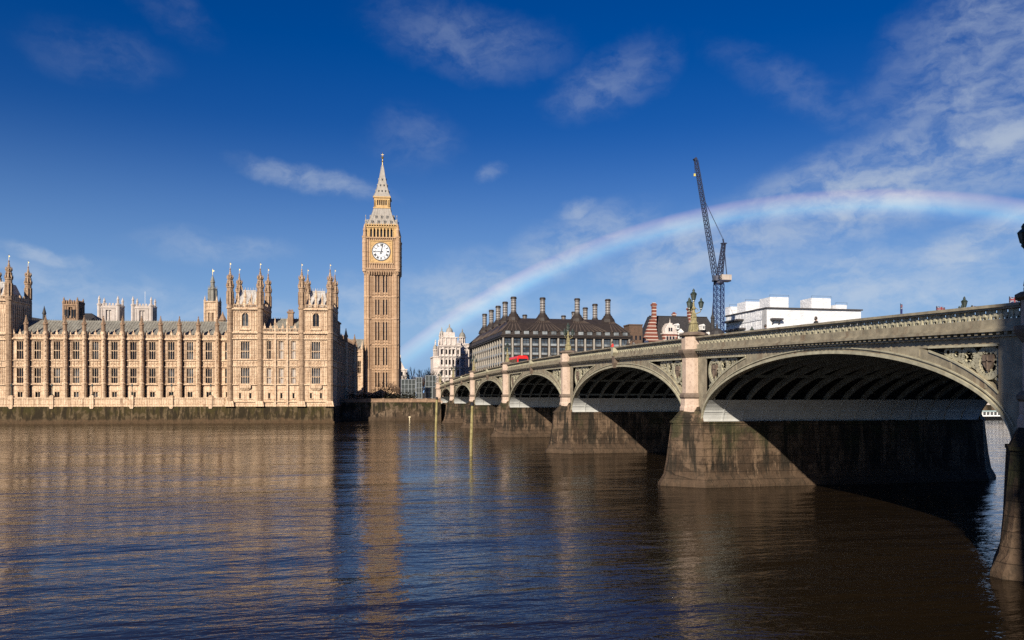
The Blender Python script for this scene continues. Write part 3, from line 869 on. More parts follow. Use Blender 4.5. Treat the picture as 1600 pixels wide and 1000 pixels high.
# ================================================================== CLOCK TOWER
ct = empty('clock_tower', (14.2, 319.2, 4.7), -ROT, 'tall stone clock tower with white dials, gilded belfry and pointed iron spire', 'clock tower')
def four(fn):
    """runs fn four times with the mesh helper turned to each face"""
    for k in range(4):
        a = k * pi / 2
        fn(lambda x, y, z, c=cos(a), s=sin(a): (x * c - y * s, x * s + y * c, z), k)
T0 = 0.0    # local ground; pixel rows of the photograph were converted to heights above it
def zt(py):
    f = 0.2464 if py > 372 else (0.2515 if py < 328 else 0.2464 + (372 - py) / 44 * 0.0051)
    return 7.4 + (618 - py) * f - 4.7
sh = MB()
HS = 5.55
bands = [zt(607) - 1, zt(577), zt(538), zt(498), zt(463), zt(424.5)]
TW = (1.05, 1, 1)
def face(xf, k):
    f = MB(xf)
    ops = []
    for b0, b1 in zip(bands[:-1], bands[1:]):
        za, zb = b0 + 1.6, b1 - 1.3
        for x in (-2.05, -.95, .95, 2.05):
            ops.append((x, .48, za, zb))
    wall_open(f, -HS, HS, 0, bands[-1], -HS, .45, ops)
    for b0, b1 in zip(bands[:-1], bands[1:]):
        for x in (-3.55, -3.1, -2.6, -1.5, -.45, 0, .45, 1.5, 2.6, 3.1, 3.55):
            f.box(x - .13, x + .13, -HS - .3, -HS, b0 + .5, b1 - .3)
        f.box(-3.7, 3.7, -HS - .36, -HS, b1 - .35, b1 + .15)
        f.box(-3.7, 3.7, -HS - .26, -HS, b1 - 1.05, b1 - .85)
        f.box(-3.7, 3.7, -HS - .26, -HS, b0 + .9, b0 + 1.05)
        for x in (-3.3, -2.05, -.95, 0, .95, 2.05, 3.3):
            f.add([(x - .45, -HS - .2, b1 - 1.5), (x, -HS - .2, b1 - .9), (x - .45, -HS - .2, b1 - .9)], [(0, 1, 2)])
            f.add([(x + .45, -HS - .2, b1 - 1.5), (x + .45, -HS - .2, b1 - .9), (x, -HS - .2, b1 - .9)], [(0, 1, 2)])
    sh.v_off = len(sh.v)
    o = len(sh.v); sh.v.extend(f.v); sh.f.extend([[i + o for i in q] for q in f.f]); sh.m.extend(f.m)
four(face)
for sx in (-1, 1):
    for sy in (-1, 1):
        cx, cy = sx * 5.25, sy * 5.25
        sh.lathe(cx, cy, [(1.75, 0), (1.75, 3.0), (1.5, 4.0), (1.5, bands[1]), (1.35, bands[1] + .4), (1.35, bands[-1])], 8)
        for b in bands[1:]:
            sh.lathe(cx, cy, [(1.5, b - .35), (1.58, b), (1.5, b + .2)], 8)
        for k in range(8):
            a = pi / 8 + k * pi / 4
            sh.bar((cx + 1.37 * cos(a), cy + 1.37 * sin(a), bands[1]), (cx + 1.37 * cos(a), cy + 1.37 * sin(a), bands[-1]), .18)
sh.build('shaft', TOWER_ST, ct)
# slit windows of the shaft, in pairs
for k in range(2):
    rz = k * pi / 2
    for b0, b1 in zip(bands[:-1], bands[1:]):
        za, zb = b0 + 1.6, b1 - 1.3
        for x in (-2.05, -.95, .95, 2.05):
            g = MB()
            g.box(x - .24, x + .24, -HS + .42, -HS + .46, za, zb)
            for q in range(1, 4):
                zz = za + (zb - za) * q / 4
                g.box(x - .24, x + .24, -HS + .2, -HS + .42, zz - .1, zz + .1)
            o = g.build('window', STONE_DK if False else GLASS, ct); o.rotation_euler = (0, 0, rz)
# clock stage
cs = MB()
za, zb = zt(424.5), zt(357)
cs.taper(-6.3, 6.3, -6.3, 6.3, za - .2, -6.9, 6.9, -6.9, 6.9, za + .9)
cs.box(-6.55, 6.55, -6.55, 6.55, za + .9, zt(372))
def cface(xf, k):
    f = MB(xf)
    for i in range(15):                                # corbels under the stage
        x = -6.3 + 12.6 * i / 14
        f.taper(x - .2, x + .2, -6.5, -5.6, za - 1.2, x - .25, x + .25, -7.0, -5.6, za + .2)
    f.box(-7.0, 7.0, -7.05, -6.5, za + .9, za + 1.35)
    for i in range(11):                                # arcade under the dial
        x = -4.2 + 8.4 * i / 10
        f.box(x - .16, x + .16, -7.0, -6.5, za + 1.35, za + 3.0)
    f.box(-4.6, 4.6, -7.05, -6.5, za + 3.0, za + 3.35)
    for i in range(12):                                # arcade over the dial
        x = -4.3 + 8.6 * i / 11
        f.box(x - .14, x + .14, -7.0, -6.5, zt(376), zt(372))
    f.box(-7.2, 7.2, -7.15, -6.5, zt(372) - .1, zt(372) + .3)
    for x in (-5.7, -5.0, 5.0, 5.7):
        f.box(x - .1, x + .1, -6.95, -6.5, za + 1.3, zt(372))
    o = len(cs.v); cs.v.extend(f.v); cs.f.extend([[i + o for i in q] for q in f.f]); cs.m.extend(f.m)
four(cface)
for sx in (-1, 1):
    for sy in (-1, 1):
        cs.lathe(sx * 6.3, sy * 6.3, [(.9, za), (.95, za + 1), (.95, zt(372)), (1.1, zt(372) + .2), (1.1, zt(372) + .7), (.7, zt(372) + .9), (.6, zt(362)), (.75, zt(361)), (.1, zt(352))], 8)
        for z in (za + 4, za + 7.5, za + 11):
            cs.lathe(sx * 6.3, sy * 6.3, [(1.0, z), (1.06, z + .2), (1.0, z + .4)], 8)
cs.build('clock_stage', TOWER_ST, ct)
# dials
zc = zt(393.3)
for k in range(4):
    rz = k * pi / 2
    fr = MB()
    fr.box(-4.25, 4.25, -6.78, -6.55, zc - 4.3, zc + 4.3)
    for a, b, c, d in ((-4.25, 4.25, 4.0, 4.3), (-4.25, 4.25, -4.3, -4.0)):
        fr.box(a, b, -7.02, -6.78, zc + c, zc + d)
    for a, b in ((-4.3, -4.0), (4.0, 4.3)):
        fr.box(a, b, -7.03, -6.77, zc - 4.0, zc + 4.0)
    for sx in (-1, 1):
        for sz in (-1, 1):                            # carved spandrels
            for q in range(3):
                x, z = sx * (3.55 - .55 * q * (q % 2)), zc + sz * (3.55 - .5 * (q // 2) * 2)
                fr.box(x - .3, x + .3, -6.88, -6.78, z - .3, z + .3)
    fo = fr.build('clock_frame', GOLD_ST, ct); fo.rotation_euler = (0, 0, rz)
    dl = MB()
    def disc(m, r0, r1, y, nseg=48):
        for i in range(nseg):
            a, b = 2 * pi * i / nseg, 2 * pi * (i + 1) / nseg
            m.quad((r0 * sin(a), y, zc + r0 * cos(a)), (r1 * sin(a), y, zc + r1 * cos(a)), (r1 * sin(b), y, zc + r1 * cos(b)), (r0 * sin(b), y, zc + r0 * cos(b)))
    disc(dl, 0.0, 3.42, -6.84)
    do = dl.build('clock_dial', WHITE, fo)
    nm = MB()
    def ring(m, r0, r1, y0, y1, nseg=48):
        disc(m, r0, r1, y1, nseg)
        for i in range(nseg):
            a, b = 2 * pi * i / nseg, 2 * pi * (i + 1) / nseg
            for r in (r0, r1):
                m.quad((r * sin(a), y0, zc + r * cos(a)), (r * sin(b), y0, zc + r * cos(b)), (r * sin(b), y1, zc + r * cos(b)), (r * sin(a), y1, zc + r * cos(a)))
    ring(nm, 3.3, 3.6, -6.8, -6.9); ring(nm, 2.05, 2.12, -6.84, -6.87); ring(nm, 3.05, 3.1, -6.84, -6.87)
    ROM = ['XII', 'I', 'II', 'III', 'IIII', 'V', 'VI', 'VII', 'VIII', 'IX', 'X', 'XI']
    def rad(a, x0, r0, x1, r1, w):
        P0 = Vector((x0 * cos(a) + r0 * sin(a), -6.87, zc - x0 * sin(a) + r0 * cos(a)))
        P1 = Vector((x1 * cos(a) + r1 * sin(a), -6.87, zc - x1 * sin(a) + r1 * cos(a)))
        nm.bar(P0, P1, w, w) if False else nm.bar(P0, P1, w)
    for i, s in enumerate(ROM):
        a = i * pi / 6
        wd = {'I': .2, 'V': .40, 'X': .40}
        tot = sum(wd[c] for c in s)
        x = -tot / 2
        for c in s:
            w = wd[c]
            if c == 'I': rad(a, x + w / 2, 2.2, x + w / 2, 3.0, .14)
            elif c == 'V': rad(a, x + .02, 3.0, x + w / 2, 2.2, .15); rad(a, x + w - .02, 3.0, x + w / 2, 2.2, .1)
            else: rad(a, x + .02, 3.0, x + w - .02, 2.2, .15); rad(a, x + w - .02, 3.0, x + .02, 2.2, .1)
            x += w
    for i in range(12):
        a = (i + .5) * pi / 6
        rad(a, 0, .5, 0, 2.05, .035)
    nm.build('numerals', BLACK, fo)
    for nme, ang, ln, w, tail in (('hour_hand', radians(271), 2.1, .46, .7), ('minute_hand', radians(12), 3.15, .32, .9)):
        hd = MB()
        d = Vector((sin(ang), 0, cos(ang)))
        o0 = Vector((0, -6.94 if nme[0] == 'h' else -6.99, zc))
        hd.bar(o0 - d * tail, o0 + d * ln, w * .8, .04); hd.bar(o0 - d * tail, o0 - d * tail * .4, w * 1.5, .05)
        hd.build(nme, BLACK, fo)
# belfry
bf_ = MB()
z0, z1 = zt(372) + .3, zt(357)
bf_.box(-5.2, 5.2, -5.2, 5.2, z1, zt(353))
def bface(xf, k):
    f = MB(xf)
    for i in range(8):
        x = -4.55 + 9.1 * i / 7
        f.box(x - .24, x + .24, -5.95, -5.2, z0, z1)
        if i < 7:
            x2 = x + 9.1 / 14
            f.add([(x + .2, -5.8, z1 - 1.0), (x2, -5.8, z1 - .1), (x + .2, -5.8, z1 - .1)], [(0, 1, 2)])
            f.add([(x + 1.1, -5.8, z1 - 1.0), (x + 1.1, -5.8, z1 - .1), (x2, -5.8, z1 - .1)], [(0, 1, 2)])
    f.box(-5.9, -4.6, -5.95, -5.0, z0, z1); f.box(4.6, 5.9, -5.95, -5.0, z0, z1)
    f.box(-6.1, 6.1, -6.2, -5.1, z1, z1 + .5)
    for i in range(13):
        x = -5.7 + 11.4 * i / 12
        f.box(x - .17, x + .17, -6.4, -6.0, z1 + .5, z1 + 1.15)
        f.add([(x - .2, -6.35, z1 + 1.15), (x + .2, -6.35, z1 + 1.15), (x, -6.25, z1 + 1.9)], [(0, 1, 2)])
    f.box(-6.3, 6.3, -6.45, -5.6, z1 + .95, z1 + 1.15)
    o = len(bf_.v); bf_.v.extend(f.v); bf_.f.extend([[i + o for i in q] for q in f.f]); bf_.m.extend(f.m)
four(bface)
bo = bf_.build('belfry', GOLD_ST, ct)
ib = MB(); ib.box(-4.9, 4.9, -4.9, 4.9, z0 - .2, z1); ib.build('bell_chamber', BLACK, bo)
# lower roof, lantern, spire
r1 = MB()
zr0, zr1 = z1 + 1.15, zt(328)
prof = [(5.9, zr0), (4.9, zr0 + 1.6), (3.9, zr0 + (zr1 - zr0) * .62), (3.15, zr1)]
r1.loft([[(-r, -r, z), (r, -r, z), (r, r, z), (-r, r, z)] for r, z in prof])
def rface(xf, k):
    f = MB(xf)
    for row, (zz, yy, xs) in enumerate(((zr0 + .7, -5.45, (-3.6, -1.2, 1.2, 3.6)), (zr0 + 2.8, -4.35, (-2.1, 0, 2.1)))):
        for x in xs:                                  # small gabled dormers
            f.box(x - .42, x + .42, yy - .35, yy + .8, zz, zz + .95)
            f.add([(x - .5, yy - .4, zz + .95), (x + .5, yy - .4, zz + .95), (x, yy - .4, zz + 1.7), (x, yy + .9, zz + 1.7), (x - .5, yy + .9, zz + .95), (x + .5, yy + .9, zz + .95)], [(0, 1, 2), (0, 2, 3, 4), (1, 5, 3, 2)])
            f.mi = 1; f.box(x - .24, x + .24, yy - .38, yy - .3, zz + .12, zz + .85); f.mi = 0
    for i in range(9):
        t_ = -1 + 2 * i / 8
        f.bar((5.9 * t_, -5.92, zr0), (4.9 * t_, -4.92, zr0 + 1.6), .1); f.bar((4.9 * t_, -4.92, zr0 + 1.6), (3.9 * t_, -3.92, prof[2][1]), .1); f.bar((3.9 * t_, -3.92, prof[2][1]), (3.15 * t_, -3.17, zr1), .1)
    o = len(r1.v); r1.v.extend(f.v); r1.f.extend([[i + o for i in q] for q in f.f]); r1.m.extend(f.m)
four(rface)
for sx in (-1, 1):
    for sy in (-1, 1):
        r1.lathe(sx * 5.95, sy * 5.95, [(.3, zr0 - .6), (.3, zr0 + 1.0), (.4, zr0 + 1.1), (.05, zr0 + 2.6)], 6)
        r1.lathe(sx * 5.95, sy * 5.95, [(.04, zr0 + 2.5), (.22, zr0 + 3.4), (.04, zr0 + 3.7)], 6)
r1.build('roof', [SPIRE, BLACK], ct)
ln = MB()
zl0, zl1 = zr1, zt(310)
ln.box(-3.35, 3.35, -3.35, 3.35, zl0 - .1, zl0 + .35); ln.box(-3.4, 3.4, -3.4, 3.4, zl1 - .5, zl1)
ln.box(-3.05, 3.05, -3.05, 3.05, zl1 - 1.3, zl1 - .5)
def lface(xf, k):
    f = MB(xf)
    for i in range(6):
        x = -2.0 + .8 * i
        f.box(x - .13, x + .13, -3.05, -2.6, zl0 + .35, zl1 - 1.3)
    f.box(-3.05, -2.1, -3.05, -2.3, zl0 + .35, zl1 - 1.3); f.box(2.1, 3.05, -3.05, -2.3, zl0 + .35, zl1 - 1.3)
    f.box(-2.1, 2.1, -3.0, -2.6, zl0 + .35, zl0 + 1.2)
    o = len(ln.v); ln.v.extend(f.v); ln.f.extend([[i + o for i in q] for q in f.f]); ln.m.extend(f.m)
four(lface)
lo = ln.build('lantern_stage', GOLD_ST, ct)
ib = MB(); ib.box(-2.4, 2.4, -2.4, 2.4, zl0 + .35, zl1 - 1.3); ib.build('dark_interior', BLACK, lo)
sp = MB()
zs1 = zt(258)
prof = [(3.3, zl1), (2.55, zl1 + 1.6), (1.75, zl1 + 4.6), (1.05, zl1 + 8.2), (.5, zs1 - 1.2), (.22, zs1)]
sp.loft([[(r * cos(pi / 4 + q * pi / 2) * 1.414, r * sin(pi / 4 + q * pi / 2) * 1.414, z) for q in range(4)] for r, z in prof])
def sface(xf, k):
    f = MB(xf)
    for zz, yy, xs in ((zl1 + 2.0, -2.42, (-1.3, 0, 1.3)), (zl1 + 4.4, -1.82, (-.7, .7)), (zl1 + 6.8, -1.35, (0,))):
        for x in xs:
            f.mi = 1; f.box(x - .2, x + .2, yy - .2, yy + .4, zz, zz + .55); f.mi = 0
            f.add([(x - .3, yy - .25, zz + .55), (x + .3, yy - .25, zz + .55), (x, yy - .25, zz + 1.05), (x, yy + .5, zz + 1.05), (x - .3, yy + .5, zz + .55), (x + .3, yy + .5, zz + .55)], [(0, 1, 2), (0, 2, 3, 4), (1, 5, 3, 2)])
    for q in range(1, len(prof)):
        (ra, z_a), (rb, z_b) = prof[q - 1], prof[q]
        f.bar((ra, -ra, z_a), (rb, -rb, z_b), .16)
    o = len(sp.v); sp.v.extend(f.v); sp.f.extend([[i + o for i in q] for q in f.f]); sp.m.extend(f.m)
four(sface)
sp.build('spire', [SPIRE, BLACK], ct)
fn = MB()
fn.lathe(0, 0, [(.22, zs1 - .2), (.16, zs1 + 1.2), (.5, zs1 + 1.5), (.16, zs1 + 1.8), (.12, zs1 + 2.3), (.62, zs1 + 2.9), (.3, zs1 + 3.4), (.08, zs1 + 3.6), (.06, zt(238) - .4), (.2, zt(238) - .2), (.02, zt(238))], 8)
fn.box(-.55, .55, -.05, .05, zs1 + 4.0, zs1 + 4.15)
fn.build('finial', GILT, ct)

# ================================================================== BRIDGE
PAINT = mat_paint('pale_green_bridge_paint', (0.255, 0.222, 0.155), 0.5, 0.35, scale=1.6, streak=0.85, streakc=(0.13, 0.075, 0.04))
PAINTL = mat_paint('light_green_bridge_paint', (0.36, 0.335, 0.24), 0.45, 0.25, scale=2.0, streak=0.4, streakc=(0.16, 0.12, 0.07))
RIBP = mat_paint('grey_green_rib_paint', (0.16, 0.17, 0.16), 0.6, 0.3, streak=0.4)
SPRING = mat_paint('white_springer_paint', (0.46, 0.465, 0.445), 0.5, 0.12, streak=0.3, streakc=(0.35, 0.30, 0.24))
GRAN = mat_stone('pink_granite', (0.47, 0.365, 0.29), (0.39, 0.295, 0.23), (0.26, 0.185, 0.14), scale=0.9, streak=0.7, fine=5.0, stain=(0.22, 0.14, 0.10))
GRAND = mat_stone('dark_granite_mouldings', (0.17, 0.13, 0.10), (0.12, 0.09, 0.07), (0.08, 0.055, 0.04), scale=1.2, streak=0.8, stain=(0.07, 0.05, 0.04))
PIERS = mat_tide('weedy_pier_masonry', [(0.0, (0.062, 0.040, 0.024, 1)), (0.2, (0.066, 0.042, 0.026, 1)), (0.30, (0.035, 0.022, 0.013, 1)), (0.6, (0.062, 0.040, 0.025, 1)), (1.0, (0.048, 0.033, 0.020, 1))], 5.7, pale=(0.125, 0.083, 0.052), rough=0.75)
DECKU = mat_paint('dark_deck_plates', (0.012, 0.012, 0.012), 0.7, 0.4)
m, n, bs = newmat('asphalt')
setin(n, bs, Base_Color=n.mix(n.noise(pos(n), 1.5, 5), (0.04, 0.04, 0.042, 1), (0.075, 0.073, 0.07, 1)), Roughness=0.9)
ASPH = m

XS, XN = 28.3, 54.3
PIER_Y = [-3.0, 27.9, 62.2, 100.6, 140.5, 178.9, 214.1, 244.8]      # abutment, six piers, abutment
HP = 1.65
ZS = 5.2
def par(y): return 12.95 - 1.55e-4 * (y - 130) ** 2
CROWN = [9.3, 9.95, 10.45, 10.62, 10.45, 10.0, 9.4]
br = empty('arch_bridge', (XS, 130, 0), 0, 'long green painted iron bridge of seven low arches on stone piers across the river', 'bridge')
BO = Vector((XS, 130, 0))
def L(x, y, z): return (x - XS, y - 130, z)          # world -> bridge frame
class BM(MB):
    def __init__(s): super().__init__(L)
def ell(y, c, a, r, z0=ZS):
    t = 1 - ((y - c) / a) ** 2
    return z0 + r * sqrt(max(0.0, t))
def crest(f, x, sgn, c):
    zc2 = par(c)
    f.mi = 1
    s = [(-.34, -.12), (.34, -.12), (.34, -.62), (0, -1.0), (-.34, -.62)]
    xo = x + sgn * .56
    f.add([(xo, c + p, zc2 + q) for p, q in s] + [(x - sgn * .1, c + p, zc2 + q) for p, q in s],
          [(0, 1, 2, 3, 4), (9, 8, 7, 6, 5)] + [(i, (i + 1) % 5, 5 + (i + 1) % 5, 5 + i) for i in range(5)])
    f.mi = 2
    s = ((-.34, -1.0), (.34, -1.0), (.30, -1.7), (0, -2.25), (-.30, -1.7))
    f.add([(x + sgn * .46, c + p, zc2 + q) for p, q in s] + [(x, c + p, zc2 + q) for p, q in s],
          [(0, 1, 2, 3, 4), (9, 8, 7, 6, 5)] + [(i, (i + 1) % 5, 5 + (i + 1) % 5, 5 + i) for i in range(5)])
    f.mi = 0
def arch(k):
    ya, yb = PIER_Y[k] + (HP if k else 1.2), PIER_Y[k + 1] - (HP if k < 6 else 1.2)
    c, a, r = (ya + yb) / 2, (yb - ya) / 2, CROWN[k] - ZS
    ao, ro = a + 0.5, r + 1.0
    ys = [c - a * cos(pi * i / 56) for i in range(57)]
    for side, x, sgn in ((0, XS, -1), (1, XN, 1)):
        f = BM()
        backs = []                                     # recessed backing of the spandrels
        xi = x - sgn * 0.55
        def Q(p0, p1, p2, p3):
            f.quad(*((p0, p1, p2, p3) if sgn > 0 else (p3, p2, p1, p0)))
        def ptop(y): return par(y) - 1.80
        def ring(y): return ell(y, c, ao, ro)
        # pier strips beside the arch
        for y0, y1 in ((PIER_Y[k], ya), (yb, PIER_Y[k + 1])):
            Q((x, y0, ZS), (x, y1, ZS), (x, y1, par(y1) - 1.4), (x, y0, par(y0) - 1.4))
        for y0, y1 in zip(ys[:-1], ys[1:]):
            l0, l1 = ell(y0, c, a, r), ell(y1, c, a, r)
            t0, t1 = par(y0) - 1.4, par(y1) - 1.4
            ym = (y0 + y1) / 2
            inpan = ring(ym) < ptop(ym) - .04 and abs(ym - c) < a - .75
            if not inpan:
                Q((x, y0, l0), (x, y1, l1), (x, y1, t1), (x, y0, t0))
            else:
                Q((x, y0, l0), (x, y1, l1), (x, y1, ring(y1)), (x, y0, ring(y0)))
                Q((x, y0, ptop(y0)), (x, y1, ptop(y1)), (x, y1, t1), (x, y0, t0))
                Q((xi, y0, ring(y0)), (xi, y1, ring(y1)), (x, y1, ring(y1)), (x, y0, ring(y0)))
                Q((x, y0, ptop(y0)), (x, y1, ptop(y1)), (xi, y1, ptop(y1)), (xi, y0, ptop(y0)))
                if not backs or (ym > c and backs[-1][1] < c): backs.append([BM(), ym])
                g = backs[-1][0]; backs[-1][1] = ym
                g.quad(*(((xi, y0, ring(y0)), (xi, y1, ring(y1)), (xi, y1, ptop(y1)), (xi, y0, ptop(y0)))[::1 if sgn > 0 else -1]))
            # soffit lip of the face rib
            xl = x - sgn * 0.4
            Q((xl, y0, l0), (xl, y1, l1), (x, y1, l1), (x, y0, l0))
            Q((xl, y1, l1), (xl, y0, l0), (xl, y0, l0 + .9), (xl, y1, l1 + .9))
        # mouldings along the arch
        def sweep(fn, w, pr, yl, base=0.0):
            rings = []
            for y in yl:
                z = fn(y)
                rings.append([(x + sgn * (base), y, z), (x + sgn * (base + pr), y, z), (x + sgn * (base + pr), y, z + w), (x + sgn * base, y, z + w)])
            f.loft(rings)
        f.mi = 1
        sweep(lambda y: ell(y, c, a, r) - .02, .17, .14, ys)
        sweep(lambda y: ell(y, c, a + .22, r + .30), .07, .07, ys)
        f.mi = 0
        yl = [y for y in ys if ring(y) < ptop(y) - .02 and abs(y - c) < a - .7]
        q = ya + 1.6
        while q < yb - 1.5:                            # cover strips over the plate joints
            zl_, zu_ = ell(q, c, a, r) + .42, min(ring(q) - .1, par(q) - 1.45)
            if zu_ > zl_ + .2:
                f.box(min(x, x + sgn * .022), max(x, x + sgn * .022), q - .07, q + .07, zl_, zu_)
            q += 2.15
        tracs = []
        for part in ([y for y in yl if y < c], [y for y in yl if y > c]):
            if len(part) > 2:
                tr = BM(); tracs.append(tr)
                f.mi = 1
                sweep(lambda y: ring(y) - .04, .10, .06, part)
                sweep(lambda y: ptop(y) - .02, .10, .08, part)
                f.mi = 0
                # tracery: rings, shields and leaves that fill the triangle
                e = part[0] if part[0] < c - a * .5 and part is not None and part[0] < c else part[-1]
                dirn = 1 if e < c else -1
                y = e
                xt = x - sgn * .22
                first = True
                for q in range(4):
                    # find circle touching the top edge and the ring
                    rad_ = 0.05
                    while rad_ < 1.3:
                        yc = y + dirn * (rad_ + .04)
                        if ptop(yc) - ring(yc) < 2.12 * rad_ + .08: break
                        rad_ += .03
                    if rad_ < .16: break
                    yc = y + dirn * (rad_ + .02)
                    zc_ = ptop(yc) - rad_ - .03
                    for ri, (R0, w) in enumerate(((rad_ - .05, .16 if rad_ > .5 else .11),)):
                        pts = [(xt, yc + R0 * cos(2 * pi * i / 20), zc_ + R0 * sin(2 * pi * i / 20)) for i in range(21)]
                        for p0, p1 in zip(pts[:-1], pts[1:]):
                            tr.bar(p0, p1, w, .26)
                    if rad_ > .3:
                        for i in range(4):              # quatrefoil cusps
                            a_ = pi / 4 + i * pi / 2
                            rr_ = rad_ * .40
                            cy, cz = yc + rad_ * .42 * cos(a_), zc_ + rad_ * .42 * sin(a_)
                            pts = [(xt, cy + rr_ * cos(a_ - 2.1 + 4.2 * j / 7), cz + rr_ * sin(a_ - 2.1 + 4.2 * j / 7)) for j in range(8)]
                            for p0, p1 in zip(pts[:-1], pts[1:]):
                                tr.bar(p0, p1, .09, .16)
                    if first and rad_ > .4:             # shield
                        h_ = rad_ * .62
                        s = [(yc - h_ * .7, zc_ + h_ * .8), (yc + h_ * .7, zc_ + h_ * .8), (yc + h_ * .7, zc_), (yc, zc_ - h_), (yc - h_ * .7, zc_)]
                        xo = x - sgn * .10
                        tr.mi = 1
                        tr.add([(xo, *p) for p in s] + [(xo - sgn * .15, *p) for p in s],
                               [(0, 1, 2, 3, 4), (9, 8, 7, 6, 5)] + [(i, (i + 1) % 5, 5 + (i + 1) % 5, 5 + i) for i in range(5)])
                        tr.bar((xo + sgn * .02, yc, zc_ + h_ * .7), (xo + sgn * .02, yc, zc_ - h_ * .8), .06); tr.bar((xo + sgn * .02, yc - h_ * .6, zc_ + h_ * .2), (xo + sgn * .02, yc + h_ * .6, zc_ + h_ * .2), .06)
                        tr.mi = 0
                    # leaf in the corner under the ring
                    tr.bar((xt, yc - dirn * rad_ * .5, zc_ - rad_), (xt, yc - dirn * rad_ * 1.0, zc_ - rad_ * 1.25), .09, .12)
                    y = yc + dirn * (rad_ + .02)
                    first = False
        # shield and crest at the crown
        if k >= 2: crest(f, x, sgn, c)
        A2 = f.build('arch', [PAINT, PAINTL, GRAND], br)
        if side == 0: A_ = A2
        for g, _ in backs: g.build('spandrel_back', DECKU, A2)
        for tr in tracs: tr.build('tracery', [PAINTL, GRAND], A2)
    # ribs under the deck: the rise of a rib, seen again and again in the gloom
    rib0 = None
    for i in range(1, 15):
        x = XS + (XN - XS) * i / 15
        if rib0 is None:
            rb = MB()
            for sgy in (0,):
                ring_ = []
                for j in range(29):
                    y = c - a * cos(pi * j / 28)
                    zl = ell(y, c, a, r)
                    zu = min(ell(y, c, a + .3, r + .55), par(y) - 1.5)
                    ring_.append([(-.11, y - 130, zl), (.11, y - 130, zl), (.11, y - 130, max(zu, zl + .3)), (-.11, y - 130, max(zu, zl + .3))])
                rb.loft(ring_)
            rib0 = rb.build('rib', RIBP, A_)
            o = rib0
        else:
            o = bpy.data.objects.new('rib', rib0.data); COL.objects.link(o); o.parent = A_
        o.location = (x - XS, 0, 0)
    # cross girders
    cg = BM()
    for j in range(1, 8):
        y = c - a * cos(pi * j / 8)
        z = ell(y, c, a, r)
        if z > ZS + 2.0:
            cg.box(XS + .4, XN - .4, y - .06, y + .06, z + .2, z + .42)
    cg.build('cross_girder', RIBP, A_)
    # vertical white springer plates
    zb = ZS + 1.85
    for sg, ye in ((1, ya), (-1, yb)):
        sp_ = BM()
        n_ = 7
        pr = []
        for j in range(n_):
            z = ZS + (zb - ZS) * j / (n_ - 1)
            y = c - sg * a * sqrt(max(0, 1 - ((z - ZS) / r) ** 2))
            pr.append((y + sg * .03, z))
        for (y0, z0_), (y1, z1_) in zip(pr[:-1], pr[1:]):
            q = [(XS + .02, y0, z0_), (XN - .02, y0, z0_), (XN - .02, y1, z1_), (XS + .02, y1, z1_)]
            sp_.quad(*(q if sg > 0 else q[::-1]))
        for i in range(1, 15):                         # flanges where the plates meet
            x = XS + (XN - XS) * i / 15
            sp_.loft([[(x - .06, y_, z_), (x + .06, y_, z_), (x + .06, y_ + sg * .07, z_), (x - .06, y_ + sg * .07, z_)] for y_, z_ in pr])
        sp_.box(XS + .03, XN - .03, min(pr[3][0], pr[3][0] + sg * .05), max(pr[3][0], pr[3][0] + sg * .05), pr[3][1] - .03, pr[3][1] + .03)
        for i in range(16):
            x = XS + .5 + (XN - XS - 1) * i / 15
            sp_.box(x - .22, x + .22, min(ye, ye + sg * .3), max(ye, ye + sg * .3), ZS - .22, ZS - .02)
        sp_.build('springer', SPRING, A_)
for k in range(7):
    arch(k)

# deck: slab, footways and roadway
def along(m, x0, x1, zo, th, ys):
    rings = [[(x0, y, par(y) + zo - th), (x1, y, par(y) + zo - th), (x1, y, par(y) + zo), (x0, y, par(y) + zo)] for y in ys]
    m.loft(rings)
YS = [-3 + 247.8 * i / 60 for i in range(61)]
d = BM(); along(d, XS + .1, XN - .1, -1.30, .12, YS); d.build('deck', DECKU, br)
d = BM(); along(d, XS + .45, XS + 4.6, -1.12, .2, YS); along(d, XN - 4.6, XN - .45, -1.12, .2, YS); d.build('footway', mat_stone('paving', (.30, .29, .27), (.24, .23, .21)), br)
d = BM(); along(d, XS + 4.61, XN - 4.61, -1.06, .20, YS); d.build('roadway', ASPH, br)
d = BM()
for q in range(40):
    y = 2 + 6 * q
    for x in (38.3, 41.3, 44.3):
        d.quad((x - .07, y, par(y) - 1.054), (x + .07, y, par(y) - 1.054), (x + .07, y + 2.5, par(y + 2.5) - 1.054), (x - .07, y + 2.5, par(y + 2.5) - 1.054))
d.build('road_marking', mat_paint('road_paint', (.7, .7, .68), .7), br)
